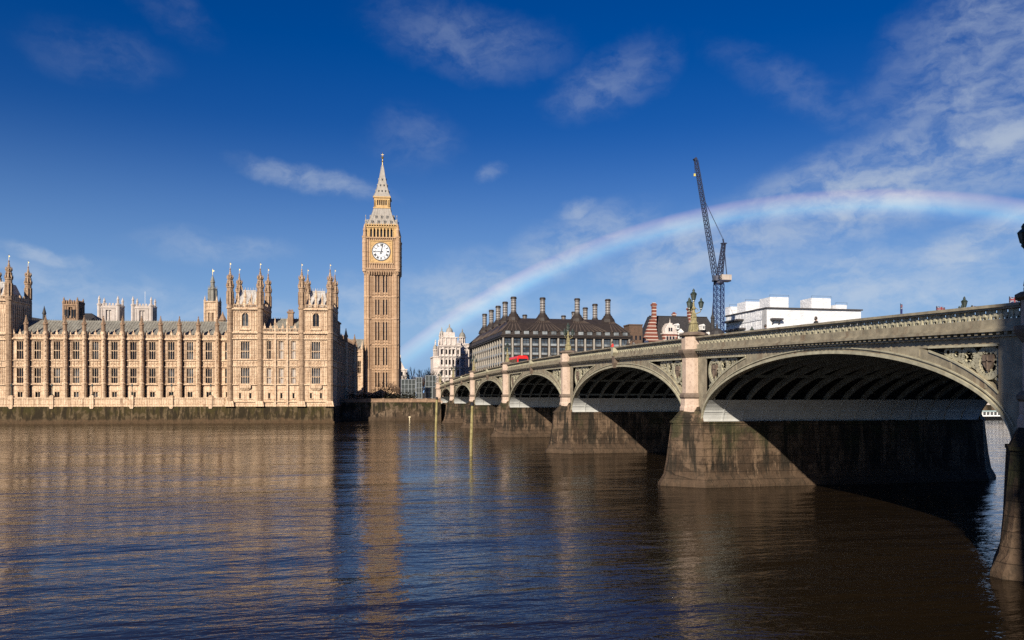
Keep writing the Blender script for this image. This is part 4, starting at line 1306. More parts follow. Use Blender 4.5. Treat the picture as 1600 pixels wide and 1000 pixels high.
# cornice and parapet, bay by bay between the pillars
for x, sgn in ((XS, -1), (XN, 1)):
    for k in range(7):
        y0, y1 = PIER_Y[k] + 1.05, PIER_Y[k + 1] - 1.05
        nn = 24
        ys = [y0 + (y1 - y0) * i / nn for i in range(nn + 1)]
        p = BM()
        def rail(xa, xb, za, zb_):
            a, b = sorted((x + sgn * xa, x + sgn * xb))
            p.loft([[(a, y, par(y) + za), (b, y, par(y) + za), (b, y, par(y) + zb_), (a, y, par(y) + zb_)] for y in ys])
        p.mi = 0
        rail(-.42, .34, -.13, .0); rail(-.34, .26, -.21, -.13)          # hand rail
        rail(-.22, .18, -.97, -.64)                                      # plinth
        rail(-.30, .26, -1.06, -.97)
        rail(-.2, .42, -1.20, -1.06); rail(-.2, .22, -1.42, -1.34)       # cornice
        rail(-.2, .10, -1.34, -1.20)
        q = y0 + .2
        while q < y1 - .2:                                               # dentils
            z = par(q)
            a, b = sorted((x + sgn * .1, x + sgn * .34))
            p.box(a, b, q, q + .18, z - 1.32, z - 1.20)
            q += .42
        p.mi = 1
        q = y0
        st = (y1 - y0) / round((y1 - y0) / .62)
        xm = x + sgn * .02
        while q < y1 - .1:                                               # pierced trefoils
            z = par(q + st / 2)
            zb0, zt0 = z - .645, z - .20
            p.box(xm - .07, xm + .07, q - .05, q + .05, zb0, zt0)
            for s in (-1, 1):
                yc = q + st / 2 + s * st * .25
                p.lathe(0, 0, [(.0001, 0)] * 0 or [(.001, 0), (.001, .001)], 3) if False else None
                p.bar((xm, q + st / 2, zb0), (xm, yc, (zb0 + zt0) / 2), .075, .15)
                p.bar((xm, yc, (zb0 + zt0) / 2), (xm, q + st / 2 + s * st * .5, zt0), .075, .15)
                p.bar((xm, yc - .1, zt0 - .09), (xm, yc + .1, zt0 - .09), .06, .13)
            yb_ = q + st / 2
            p.box(xm - .085, xm + .085, yb_ - .075, yb_ + .075, zb0 + .13, zb0 + .29)
            q += st
        p.build('parapet', [PAINT, PAINTL], br)

# piers: masonry base with pointed ends, octagonal granite pillars on both faces
def pier(k, half=False):
    y = PIER_Y[k]
    b = BM()
    def ringp(t, e, z):
        if k == 1: e *= .80
        x0, x1 = XS - .15, XN + .15
        return [(x0 - e, y - t * .12, z), (x0, y - t, z), (x1, y - t, z), (x1 + e, y - t * .12, z), (x1 + e, y + t * .12, z), (x1, y + t, z), (x0, y + t, z), (x0 - e, y + t * .12, z)]
    rings = [ringp(2.75, 3.1, -1.0), ringp(2.62, 2.85, 0.25), ringp(2.28, 2.4, .95), ringp(2.12, 2.15, 2.2), ringp(1.95, 1.75, 5.15)]
    b.loft(rings)
    b.loft([ringp(2.02, 1.85, 5.15), ringp(2.02, 1.85, 5.3)])
    po = b.build('pier', PIERS, br)
    cw_ = BM(); cw_.box(XS + .6, XN - .6, y - 1.3, y + 1.3, 5.25, par(y) - 1.45); cw_.build('core_wall', DECKU, po)
    for x, sgn in ((XS, -1), (XN, 1)):
        ec = 1.9 * (.80 if k == 1 else 1)
        cpm = BM()                                     # sloping cap of the pointed end
        cpm.add([(x + sgn * ec, y - .3, 5.3), (x + sgn * ec, y + .3, 5.3), (x, y + 1.95, 5.3), (x, y - 1.95, 5.3), (x + sgn * .9, y - .4, 6.3), (x + sgn * .9, y + .4, 6.3), (x, y + 1.2, 6.5), (x, y - 1.2, 6.5)],
                [(0, 1, 5, 4), (1, 2, 6, 5), (3, 0, 4, 7), (4, 5, 6, 7), (2, 3, 7, 6)])
        cpm.build('cap', PIERS, po)
        zp = par(y)
        pl = BM()
        pl.lathe(x, y, [(1.12, 5.5), (1.12, 6.4), (1.04, 6.6), (1.04, 7.15)], 8)
        pl.lathe(x, y, [(.92, 7.6), (.92, zp - 1.75)], 8)
        pl.lathe(x, y, [(.98, zp - 1.05), (.98, zp + .02)], 8)
        pl.mi = 1
        pl.lathe(x, y, [(1.06, 7.15), (1.16, 7.25), (1.16, 7.42), (.98, 7.6)], 8)
        pl.lathe(x, y, [(.92, zp - 1.75), (1.02, zp - 1.6), (1.2, zp - 1.35), (1.26, zp - 1.2), (1.26, zp - 1.05)], 8)
        pl.lathe(x, y, [(1.02, zp + .02), (1.22, zp + .12), (1.22, zp + .24), (1.0, zp + .36), (.7, zp + .42)], 8)
        pl.build('pillar', [GRAN, GRAND], po)
for k in range(1, 7):
    pier(k)
for k, sg in ((0, -1), (7, 1)):                        # abutments
    y = PIER_Y[k]
    b = BM()
    a0, a1 = sorted((y - sg * 1.2, y + sg * 4))
    b.taper(XS - 1.6, XN + 1.6, a0 - .5, a1, -1, XS - .4, XN + .4, a0, a1, 5.2)
    b.mi = 1
    b.box(XS - .1, XN + .1, a0, a1, 5.2, par(y) - 1.36)
    b.build('abutment', [PIERS, GRAN], br)
    for x in (XS, XN):
        zp = par(y)
        pl = BM()
        pl.lathe(x, y, [(1.5, 4.9), (1.5, 6.4), (1.35, 6.6), (1.3, zp - 1.7), (1.6, zp - 1.3), (1.6, zp - 1.1), (1.35, zp - 1.05), (1.35, zp), (1.6, zp + .12), (1.6, zp + .3), (1.0, zp + .42)], 8)
        pl.build('pillar', GRAN, br)

# ------------------------------------------------------------------ lamp standards on the pillars
LG = mat_paint('green_and_gold_lamp_paint', (0.25, 0.215, 0.11), 0.4, 0.35, scale=5)
LGD = mat_paint('dark_lantern_frame', (0.030, 0.045, 0.035), 0.4, 0.4, scale=4)
bl = None
NTH = ['first', 'second', 'third', 'fourth', 'fifth', 'sixth', 'seventh']
def lantern(m, g, cx, cy, z, s=1.0):
    m.lathe(cx, cy, [(.05 * s, z - .18), (.12 * s, z - .1), (.10 * s, z), (.15 * s, z + .04)], 6)
    g.lathe(cx, cy, [(.14 * s, z + .04), (.25 * s, z + .52 * s)], 6)
    for i in range(6):
        a = pi / 6 + i * pi / 3
        m.bar((cx + .145 * s * cos(a), cy + .145 * s * sin(a), z + .04), (cx + .255 * s * cos(a), cy + .255 * s * sin(a), z + .52 * s), .035)
    m.lathe(cx, cy, [(.28 * s, z + .52 * s), (.30 * s, z + .57 * s), (.16 * s, z + .72 * s), (.10 * s, z + .76 * s), (.10 * s, z + .84 * s), (.13 * s, z + .86 * s), (.02, z + 1.05 * s)], 6)
for k in range(0, 8):
    for x in (XS, XN):
        y = PIER_Y[k]
        z = par(y) + .40
        if bl is None:
            bl = empty('bridge_lamp', (x, y, z)); bl.scale = (.89, .89, .89)
            b = MB()
            b.lathe(0, 0, [(.52, 0), (.52, .12), (.40, .2), (.38, .75), (.46, .82), (.46, .9), (.28, 1.0), (.20, 1.35), (.26, 1.45), (.16, 1.6), (.12, 2.1), (.2, 2.2), (.2, 2.3), (.10, 2.45), (.07, 2.95)], 8)
            for i in range(4):
                a = i * pi / 2 + pi / 4
                b.tube([(.42 * cos(a), .42 * sin(a), .2), (.36 * cos(a), .36 * sin(a), .7), (.22 * cos(a), .22 * sin(a), 1.1), (.24 * cos(a), .24 * sin(a), 1.5), (.12 * cos(a), .12 * sin(a), 1.9)], [.09, .07, .05, .06, .04], 5)
            for i in range(3):
                a = radians(90) + i * 2 * pi / 3
                b.tube([(0, 0, 1.85), (.2 * cos(a), .2 * sin(a), 1.72), (.6 * cos(a), .6 * sin(a), 1.9), (.68 * cos(a), .68 * sin(a), 2.1)], .045, 5)
                b.tube([(.1 * cos(a), .1 * sin(a), 2.3), (.3 * cos(a), .3 * sin(a), 2.2), (.42 * cos(a), .42 * sin(a), 2.05)], .03, 4)
            b.build('post', LG, bl)
            for (cx, cy, zz, s) in [(0, 0, 3.0, 1.05)] + [(.68 * cos(radians(90) + i * 2 * pi / 3), .68 * sin(radians(90) + i * 2 * pi / 3), 2.25, .92) for i in range(3)]:
                mm, gg = MB(), MB()
                lantern(mm, gg, cx, cy, zz, s)
                lo_ = mm.build('lantern', LGD, bl); gg.build('pane', LGL, lo_)
            o = bl
        else:
            o = copy_tree(bl); o.location = (x, y, z)
        if k == 1 and x == XS: o.location.x -= .55
        side = 'near' if x == XS else 'far'
        if k in (0, 7): lab = f"ornate three lantern lamp at the {'east' if k == 0 else 'west'} end of the bridge, {side} parapet"
        else: lab = f"ornate three lantern lamp on the {NTH[k - 1]} bridge pier from the right, {side} parapet"
        tag(o, lab, 'street lamp', 'lamp standards on the bridge')

# ------------------------------------------------------------------ approach road on the far bank
mb = MB()
rings = []
for y, z in ((246, par(244.8) - 1.13), (275, 8.6), (310, 7.2), (420, 5.6), (600, 5.2)):
    rings.append([(XS - 1.5, y, 3.0), (XN + 1.5, y, 3.0), (XN + 1.5, y, z), (XS - 1.5, y, z)])
mb.loft(rings)
tag(mb.build('road', ASPH), kind='structure')

# ================================================================== BUILDINGS BEYOND THE BRIDGE
FPX = 1254.0
def onY(px, Y):           # where the line of sight of a photograph column meets the plane y = Y (used to survey the far bank)
    return tan(YAW + atan((px - 800) / FPX)) * Y
def zh(px, Y, py):        # height of a photograph row at that place
    x = onY(px, Y)
    Z = x * sin(YAW) + Y * cos(YAW)
    return EYE + (618 - py) * Z / FPX

BRONZE = mat_stone('dark_bronze_cladding', (0.032, 0.025, 0.021), (0.022, 0.017, 0.015), (0.05, 0.037, 0.03), scale=0.6, rough=0.55, streak=0.5, stain=(0.06, 0.042, 0.032), stain_amt=0.4)
BRONZE2 = mat_stone('bronze_roof_ribs', (0.085, 0.064, 0.05), (0.06, 0.045, 0.037), scale=0.8, rough=0.5, streak=0.3)
SANDPIER = mat_stone('pale_sandstone_piers', (0.33, 0.295, 0.25), (0.26, 0.235, 0.2), scale=0.5, streak=0.4, stain=(0.3, 0.25, 0.2))
STEEL = mat_paint('pale_steel_flue', (0.26, 0.24, 0.225), 0.4, 0.2, scale=2.0)
OFFGL = mat_glass('office_window_glass', (0.02, 0.025, 0.03), 0.06, 0.9)
SHELF = mat_paint('pale_window_shelf', (0.20, 0.215, 0.22), 0.35, 0.6, scale=0.3)

ob = empty('office_block', (83.5, 340, 4.7), 0, 'dark bronze roofed office block with pale stone piers and a row of tall round flues', 'office block')
OX, OY, OZ = 83.5, 340, 4.7
class OM(MB):
    def __init__(s, r=0):
        super().__init__(lambda x, y, z: (x - OX, y - OY, z - OZ))
ox0, ox1, oy0, oy1, oe = 58.0, 109.0, 298.0, 381.0, 30.4
w = OM()
w.box(ox0 + .6, ox1 - .6, oy0 + .6, oy1 - .6, 4.7, oe - .2)
w.box(ox0 - .5, ox1 + .5, oy0 - .5, oy1 + .5, oe - .9, oe - .1)
w.box(ox0 - .8, ox1 + .8, oy0 - .8, oy1 + .8, oe - .35, oe)
for s in range(6):
    z = oe - 4.35 - 3.45 * s
    w.box(ox0 + .2, ox1 - .2, oy0 + .25, oy1 - .25, z - .25, z + .25)
w.build('wall', BRONZE, ob)
nfx, nfy = 14, 16
def bay_window(wd, parent, loc, rz):
    g = MB()
    g.box(-wd / 2, wd / 2, 0, .1, .45, 3.05)
    g.mi = 1; g.box(-wd / 2, wd / 2, -.3, .12, .35, 1.15)
    g.mi = 2; g.box(-.06, .06, -.12, .1, 1.15, 3.05); g.box(-wd / 2, wd / 2, -.06, .1, 2.2, 2.32)
    return g
bw0 = {}
def put_window(wd, x, y, z, rz):
    if wd not in bw0:
        bw0[wd] = bay_window(wd, ob, None, 0).build('window', [OFFGL, SHELF, BRONZE], ob)
        o = bw0[wd]
    else:
        o = bw0[wd].copy(); COL.objects.link(o)
    o.location = (x - OX, y - OY, z - OZ); o.rotation_euler = (0, 0, rz)
fx = [ox0 + .4 + (ox1 - ox0 - .8) * i / nfx for i in range(nfx + 1)]
fy = [oy0 + .4 + (oy1 - oy0 - .8) * i / nfy for i in range(nfy + 1)]
for i in range(nfx):
    for s in range(4):
        put_window(2.3, (fx[i] + fx[i + 1]) / 2, oy0 + .42, oe - 4.3 - 3.45 * s, 0)
for i in range(nfy):
    for s in range(3):
        if (s == 2 and i > 11): continue
        put_window(3.9, ox0 + .42, (fy[i] + fy[i + 1]) / 2, oe - 4.3 - 3.45 * s, -pi / 2)
cm = MB()
cm.taper(-.45, .45, -.42, .42, 0, -.28, .28, -.28, .28, oe - .9 - OZ)
c0 = None
for px_, py_ in [(x, oy0 + .1) for x in fx] + [(ox0 + .28, y) for y in fy[1:]]:
    if c0 is None:
        c0 = cm.build('pier', SANDPIER, ob); o = c0
    else:
        o = c0.copy(); COL.objects.link(o)
    o.location = (px_ - OX, py_ - OY, 0)
# roof: sloping skirt with ribs that gather into the flues
r = OM()
ix0, ix1, iy0, iy1, rz_ = 64.5, 103.2, 308.0, 375.0, 37.8
ro_ = [(ox0 - .3, oy0 - .3), (ox1 + .3, oy0 - .3), (ox1 + .3, oy1 + .3), (ox0 - .3, oy1 + .3)]
ri_ = [(ix0, iy0), (ix1, iy0), (ix1, iy1), (ix0, iy1)]
mid_ = [(a * .45 + c * .55, b * .45 + d_ * .55) for (a, b), (c, d_) in zip(ro_, ri_)]
r.loft([[(*p, oe) for p in ro_], [(ro_[i][0] * .92 + ri_[i][0] * .08, ro_[i][1] * .92 + ri_[i][1] * .08, oe + 1.9) for i in range(4)], [(*p, oe + 5.2) for p in mid_], [(*p, rz_) for p in ri_]])
r.mi = 1
FL_S = [(64.5, 308), (76.2, 308), (90.4, 308), (103.2, 308)]
FL_W = [(64.5, 325), (64.5, 340.5), (64.5, 357), (64.5, 375)]
FL_E = [(103.2, 325), (103.2, 339), (103.2, 357), (103.2, 375)]
for i in range(29):
    t_ = i / 28
    x = ox0 + (ox1 - ox0) * t_
    near_f = min(FL_S, key=lambda f: abs(f[0] - (ix0 + (ix1 - ix0) * t_)))
    r.bar((x, oy0 - .05, oe + 1.6), (x * .62 + near_f[0] * .38, oy0 + 3.6, oe + 3.9), .38, .3)
    r.bar((x * .62 + near_f[0] * .38, oy0 + 3.6, oe + 3.9), (near_f[0] * .9 + x * .1, iy0 - .6, rz_ + .1), .34, .3)
for i in range(43):
    t_ = i / 42
    y = oy0 + (oy1 - oy0) * t_
    near_f = min([FL_S[0]] + FL_W, key=lambda f: abs(f[1] - (iy0 + (iy1 - iy0) * t_)))
    r.bar((ox0 - .05, y, oe + 1.6), (ox0 + 2.4, y * .6 + near_f[1] * .4, oe + 3.9), .38, .3)
    r.bar((ox0 + 2.4, y * .6 + near_f[1] * .4, oe + 3.9), (ix0 - .4, near_f[1] * .9 + y * .1, rz_ + .1), .34, .3)
rfo = r.build('roof', [BRONZE, BRONZE2], ob)
for i in range(nfx):                                    # attic windows at the foot of the roof
    a = OM(); x = (fx[i] + fx[i + 1]) / 2
    a.box(x - .95, x + .95, oy0 - .35, oy0 + .8, oe + .35, oe + 1.6)
    a.mi = 1; a.box(x - 1.15, x + 1.15, oy0 - .5, oy0 + 1.2, oe + 1.6, oe + 1.8)
    a.build('attic_window', [SHELF, BRONZE], rfo)
fl0 = None
for x, y in FL_S + FL_W + FL_E + [(84, 375)]:
    if fl0 is None:
        fm, sm = MB(), MB()
        fm.lathe(0, 0, [(3.0, -1.2), (2.6, .1), (1.9, 1.0), (1.75, 1.2), (1.75, 1.5), (1.35, 1.7), (1.1, 2.4)], 14)
        fl0 = fm.build('flue_base', BRONZE, ob)
        sm.lathe(0, 0, [(.98, 2.3), (.98, 7.4)], 16)
        sm.mi = 1
        for q in range(5): sm.lathe(0, 0, [(1.0, 2.6 + q * 1.05), (1.06, 2.65 + q * 1.05), (1.06, 2.8 + q * 1.05), (1.0, 2.85 + q * 1.05)], 16)
        sm.lathe(0, 0, [(1.0, 7.4), (1.22, 7.5), (1.22, 8.0), (1.05, 8.1), (1.05, 8.3)], 16)
        for q in range(8):
            sm.bar((.99 * cos(q * pi / 4), .99 * sin(q * pi / 4), 2.3), (.99 * cos(q * pi / 4), .99 * sin(q * pi / 4), 7.4), .1)
        sm.build('flue', [STEEL, BRONZE], fl0)
        o = fl0
    else:
        o = copy_tree(fl0)
    o.location = (x - OX, y - OY, rz_ - OZ)

# pale ornate corner building with domed turrets
WSTONE = mat_stone('white_portland_stone', (0.62, 0.56, 0.51), (0.48, 0.42, 0.38), (0.27, 0.21, 0.18), scale=0.5, streak=1.0, stain=(0.22, 0.15, 0.12), stain_amt=0.55)
SLATE = mat_stone('dark_slate', (0.035, 0.033, 0.034), (0.022, 0.021, 0.022), (0.05, 0.047, 0.045), scale=1.0, rough=0.6, streak=0.3)
cb = empty('corner_building', (50, 404, 4.7), 0, 'pale ornate stone corner building with three small domed turrets beside the dark office block', 'building')
class CBM(MB):
    def __init__(s): super().__init__(lambda x, y, z: (x - 50, y - 404, z - 4.7))
w = CBM()
cx0, cx1, cy0 = 45.9, 56.6, 400.0
fl = [4.7, 10.5, 16.2, 21.5, 26.7, 31.8]
ops = []
WX = [47.2, 49.4, 51.2, 53.0, 55.3]
for a, b in zip(fl[:-1], fl[1:]):
    for x in WX: ops.append((x, .85, a + 1.4, b - 1.3))
wall_open(w, cx0, cx1, 4.7, 32.6, cy0, .5, ops)
w.quad((cx1, cy0, 4.7), (cx1, cy0 + 14, 4.7), (cx1, cy0 + 14, 32.6), (cx1, cy0, 32.6))
w.quad((cx0, cy0 + 14, 4.7), (cx0, cy0, 4.7), (cx0, cy0, 32.6), (cx0, cy0 + 14, 32.6))
w.quad((cx0, cy0, 32.6), (cx1, cy0, 32.6), (cx1, cy0 + 14, 32.6), (cx0, cy0 + 14, 32.6))
for i, z in enumerate(fl[1:]):
    w.box(cx0 - .5, cx1 + .5, cy0 - .55, cy0, z - .25, z + .25); w.box(cx0 - .8, cx1 + .8, cy0 - .9, cy0, z + .25, z + .5)
for x in (46.3, 48.2, 50.3, 52.1, 54.1, 56.2):
    for a, b in zip(fl[:-1], fl[1:]):
        w.lathe(x, cy0 - .35, [(.42, a + .3), (.34, a + .6), (.32, b - .6), (.45, b - .3)], 8)
for x in (47.4, 52.6):                                  # pediments
    for z in (27.0, 16.5):
        w.add([(x - 1.3, cy0 - .7, z + 3.6), (x + 1.3, cy0 - .7, z + 3.6), (x, cy0 - .7, z + 4.7), (x - 1.3, cy0, z + 3.6), (x + 1.3, cy0, z + 3.6), (x, cy0, z + 4.7)], [(0, 1, 2), (0, 3, 4, 1), (1, 4, 5, 2), (2, 5, 3, 0)])
# stepped gable
w.box(46.6, 54.8, cy0 - .2, cy0 + 3, 32.6, 36.6); w.box(47.9, 53.6, cy0 - .1, cy0 + 2.4, 36.6, 39.0)
w.box(46.2, 55.2, cy0 - .6, cy0 + 3.2, 36.3, 36.75)
for x in (47.2, 49.2, 51.4, 54.0): w.lathe(x, cy0 - .35, [(.35, 32.9), (.3, 33.2), (.3, 35.9), (.42, 36.3)], 8)
for x in (46.2, 47.0, 48.4, 50.2, 52.0, 53.2): w.lathe(x, cy0 + .2, [(.22, 36.7), (.3, 37.6), (.12, 38.0), (.2, 38.4), (.02, 39.4 + x % 1)], 6)
for x in (44.0, 45.6, 55.4, 56.4): w.lathe(x, cy0 + .4, [(.35, 32.6), (.45, 33.6), (.2, 34.2), (.3, 34.6), (.02, 35.4)], 8)
w.box(42.9, cx0, 401, 414, 4.7, 26.4); w.box(42.6, cx0, 400.7, 414, 26.4, 27.0); w.box(42.7, cx0, 400.7, 401, 16, 16.5); w.box(42.7, cx0, 400.7, 401, 21.2, 21.7)
w.build('wall', WSTONE, cb)
i0 = CBM(); i0.box(cx0 + .3, cx1 - .3, cy0 + .5, cy0 + 1, 4.8, 32.4); i0.build('pane', GLASS, cb)
wg = CBM()                                             # the shaded return
wg.box(56.6, 66, 408, 424, 4.7, 33.5); wg.box(56.3, 66.4, 407.6, 424.4, 33.5, 34.1)
for z in fl[1:]: wg.box(56.4, 66.3, 407.6, 424.3, z, z + .4)
for x in (57.6, 60, 62.4): wg.lathe(x, 407.8, [(.4, 4.7), (.36, 33.4)], 8)
wg.build('wing', WSTONE, cb)
def cupola(x, y, z, s, dark=False):
    t = CBM()
    t.lathe(x, y, [(1.9 * s, z - 5), (1.9 * s, z - .5), (2.2 * s, z - .3), (2.2 * s, z), (1.6 * s, z + .1), (1.6 * s, z + .5)], 8)
    for k in range(8):
        a = k * pi / 4
        t.lathe(x + 1.5 * s * cos(a), y + 1.5 * s * sin(a), [(.3 * s, z + .5), (.24 * s, z + .7), (.24 * s, z + 3.2), (.34 * s, z + 3.4)], 6)
    t.lathe(x, y, [(.9 * s, z + .5), (.9 * s, z + 3.4)], 8)
    t.lathe(x, y, [(2.0 * s, z + 3.4), (2.1 * s, z + 3.8), (1.7 * s, z + 3.9)], 12)
    o = t.build('turret', WSTONE, cb)
    d_ = CBM()
    d_.lathe(x, y, [(1.75 * s, z + 3.9), (1.7 * s, z + 4.6), (1.35 * s, z + 5.5), (.8 * s, z + 6.1), (.3 * s, z + 6.4), (.3 * s, z + 6.8), (.4 * s, z + 7.0), (.05, z + 8.2)], 12)
    d_.build('dome', SPIRE if not dark else LEAD, o, smooth=False)
cupola(51.2, 402.2, 35.4, 1.0)
cupola(47.3, 402, 33.6, .78)
cupola(58.7, 409, 33.6, .95, True)
cupola(44.0, 402.2, 26.6, .6)

BROWNB = mat_bricks('brown_brick', (0.12, 0.065, 0.038), (0.085, 0.048, 0.03), (0.10, 0.075, 0.055), bw=.8, rh=.3, stain_amt=.3)
# small pale house beside the clock tower
sb = empty('stone_house', (26.6, 384, 4.7), 0, 'small pale gabled stone house just right of the clock tower', 'house')
w = MB()
wall_open(w, -4, 2, 0, 15, 0, .3, [(-2.5, .9, 8, 10), (-.4, .9, 8, 10), (-2.5, .9, 12, 14), (-.4, .9, 12, 14)])
w.quad((2, 0, 0), (2, 10, 0), (2, 10, 15), (2, 0, 15)); w.box(-4.2, 2.2, -.3, 0, 14.8, 15.3)
w.add([(-3.6, 0, 15.3), (1.0, 0, 15.3), (-1.3, 0, 20)], [(0, 1, 2)]); w.box(-1.7, -.9, .2, 1, 17.5, 22)
w.build('wall', WSTONE, sb)
w = MB(); w.box(-3.8, 1.8, .3, .6, 5, 14.5); w.build('pane', GLASS, sb)
w = MB(); w.box(-4.6, -1.4, -1.2, -.4, 0, 20.5); w.box(-4.8, -1.2, -1.3, -.35, 20.5, 21); w.build('brick_front', BROWNB, sb)
w = MB(); w.add([(-3.7, 0.02, 15.2), (-1.3, 0.02, 20), (-1.3, 10, 20), (-3.7, 10, 15.2)], [(0, 1, 2, 3)]); w.add([(1.1, 0.02, 15.2), (1.1, 10, 15.2), (-1.3, 10, 20), (-1.3, .02, 20)], [(0, 1, 2, 3)]); w.build('roof', SLATE, sb)

# red and white banded brick building
m, n, bs = newmat('banded_brick_and_stone')
g_ = n('ShaderNodeSeparateXYZ', {0: pos(n)})
zf = n.math('FRACT', n.math('DIVIDE', g_.outputs[2], 1.5))
f_ = n.math('LESS_THAN', zf, 0.22)
rd = n.mix(n.noise(pos(n), 1.0, 4), (0.19, 0.055, 0.032, 1), (0.14, 0.04, 0.026, 1))
setin(n, bs, Base_Color=n.mix(f_, rd, (0.48, 0.42, 0.36, 1)), Roughness=.85)
BAND = m
bb = empty('brick_building', (146, 336, 4.7), 0, 'red brick building banded with white stone, steep dark roof, gables and tall striped chimneys', 'building')
class BBM(MB):
    def __init__(s): super().__init__(lambda x, y, z: (x - 146, y - 336, z - 4.7))
Y0 = 330.0
w = BBM()
xa, xb = onY(1007, Y0), onY(1128, Y0)
wall_open(w, xa, xb, 4.7, 31.5, Y0, .4, [(xa + 2.5 + 3.6 * i, 1.4, 26.5, 29.5) for i in range(9)])
w.quad((xb, Y0, 4.7), (xb, Y0 + 16, 4.7), (xb, Y0 + 16, 31.5), (xb, Y0, 31.5)); w.quad((xa, Y0 + 16, 4.7), (xa, Y0, 4.7), (xa, Y0, 31.5), (xa, Y0 + 16, 31.5))
w.box(xa - .3, xb + .3, Y0 - .4, Y0, 31.0, 31.6)
# left gable in steps
gx0, gx1 = onY(1006, Y0), onY(1028, Y0)
n_ = 7
for i in range(n_):
    a, b = gx0 + (gx1 - gx0) * .52 * i / n_, gx1 - (gx1 - gx0) * .26 * i / n_
    w.box(a, b, Y0 - .5, Y0 + 1.2, 31.5 + 1.3 * i, 31.5 + 1.3 * (i + 1))
w.build('wall', BAND, bb)
i0 = BBM(); i0.box(xa + .3, xb - .3, Y0 + .42, Y0 + .6, 26, 30); i0.build('pane', GLASS, bb)
rf_ = BBM()
zr = 42.6
rf_.loft([[(gx0 + 2.5, Y0 - .2, 31.5), (xb, Y0 - .2, 31.5), (xb, Y0 + 16, 31.5), (gx0 + 2.5, Y0 + 16, 31.5)], [(gx0 + 5.2, Y0 + 6.5, zr), (xb - 4.0, Y0 + 6.5, zr), (xb - 4, Y0 + 9, zr), (gx0 + 5.2, Y0 + 9, zr)]])
rf_.box(gx0 + 5, xb - 4, Y0 + 6.3, Y0 + 6.7, zr, zr + .3)
ro = rf_.build('roof', SLATE, bb)
def chimney(px, py0, w_, y):
    c = BBM(); x = onY(px, y)
    zt_ = zh(px, y, py0)
    c.box(x - w_ / 2, x + w_ / 2, y - w_ / 2, y + w_ / 2, 31.5, zt_ - 1.4)
    c.box(x - w_ / 2 - .3, x + w_ / 2 + .3, y - w_ / 2 - .3, y + w_ / 2 + .3, zt_ - 1.4, zt_ - .6)
    c.box(x - w_ / 2 + .1, x + w_ / 2 - .1, y - w_ / 2 + .1, y + w_ / 2 - .1, zt_ - .6, zt_)
    for k in (-1, 1): c.box(x + k * w_ / 2 - .12, x + k * w_ / 2 + .12, y - w_ / 2 - .12, y - w_ / 2 + .2, 31.5, zt_ - 1.4)
    c.build('chimney', BAND, ro)
chimney(1021.5, 473, 1.6, Y0 + 3); chimney(1079, 479, 2.4, Y0 + 6); chimney(1053, 488, 1.2, Y0 + 9)
# white stone dormer gable
gm = BBM()
x = onY(1047, Y0 - .6)
gm.mi = 1; gm.box(x - 3.2, x + 3.2, Y0 - 1.0, Y0 + 5, 26, 34.2); gm.mi = 0
gm.box(x - 3.5, x + 3.5, Y0 - 1.2, Y0 + 5, 34.2, 34.7)
for i in range(6):
    h_ = 2.7 * cos(i / 6 * pi / 2) ** .8
    gm.box(x - h_, x + h_, Y0 - 1.0, Y0 + 3.5, 34.7 + .72 * i, 34.7 + .72 * (i + 1))
gm.lathe(x, Y0 - .4, [(.3, 39.0), (.15, 40.0), (.02, 41.4)], 6)
for k in (-1, 1): gm.lathe(x + k * 3.1, Y0 - .6, [(.28, 34.7), (.14, 35.6), (.02, 36.6)], 6)
gm.mi = 2
for k in (-1.4, 0, 1.4): gm.box(x + k - .4, x + k + .4, Y0 - 1.06, Y0 - .9, 30.5, 33.2)
for k in (-.5, .5): gm.box(x + k - .35, x + k + .35, Y0 - 1.06, Y0 - .9, 35.4, 37.0)
gm.mi = 0
for k in (-2.1, -.7, .7, 2.1): gm.box(x + k - .14, x + k + .14, Y0 - 1.12, Y0 - .95, 30.2, 33.5)
gm.build('gable', [WSTONE, BAND, GLASS], bb)
def dormer(px, py, s):
    d_ = BBM(); y = Y0 + .2; x = onY(px, y); z = zh(px, y, py)
    d_.box(x - s, x + s, y - .3, y + 4, z - 3.0 * s, z)
    d_.add([(x - s * 1.25, y - .5, z), (x + s * 1.25, y - .5, z), (x, y - .5, z + 1.3 * s), (x - s * 1.25, y + 4, z), (x + s * 1.25, y + 4, z), (x, y + 4, z + 1.3 * s)], [(0, 1, 2), (1, 4, 5, 2), (2, 5, 3, 0)])
    d_.mi = 1; d_.box(x - s * .65, x - s * .08, y - .36, y, z - 2.2 * s, z - .4 * s); d_.box(x + s * .08, x + s * .65, y - .36, y, z - 2.2 * s, z - .4 * s)
    d_.build('dormer', [WHITEP, GLASS], ro)
WHITEP = mat_paint('white_woodwork', (0.72, 0.70, 0.66), .5, .1)
dormer(1063.5, 519, 1.15); dormer(1107, 524, 1.2); dormer(1099, 509, .6); dormer(1059, 508, .6)
tu = BBM(); x = onY(1122, Y0 - 2)
tu.lathe(x, Y0 - 1, [(3.0, 4.7), (3.0, 33.0), (3.4, 33.2), (3.4, 33.7)], 12)
to_ = tu.build('turret', BAND, bb)
tu = BBM(); tu.lathe(x, Y0 - 1, [(3.6, 33.7), (3.5, 34.4), (2.8, 35.8), (1.5, 36.8), (.5, 37.2), (.4, 38.2), (.05, 39.5)], 12); tu.build('dome', SLATE, to_)
tu = BBM(); xx = onY(1113.5, Y0 + 1); tu.lathe(xx, Y0 + 1, [(.9, 36), (.8, 41.5), (1.0, 41.7), (.35, 43.5), (.2, 45.5), (.02, 49)], 8); tu.build('spirelet', SLATE, ro)

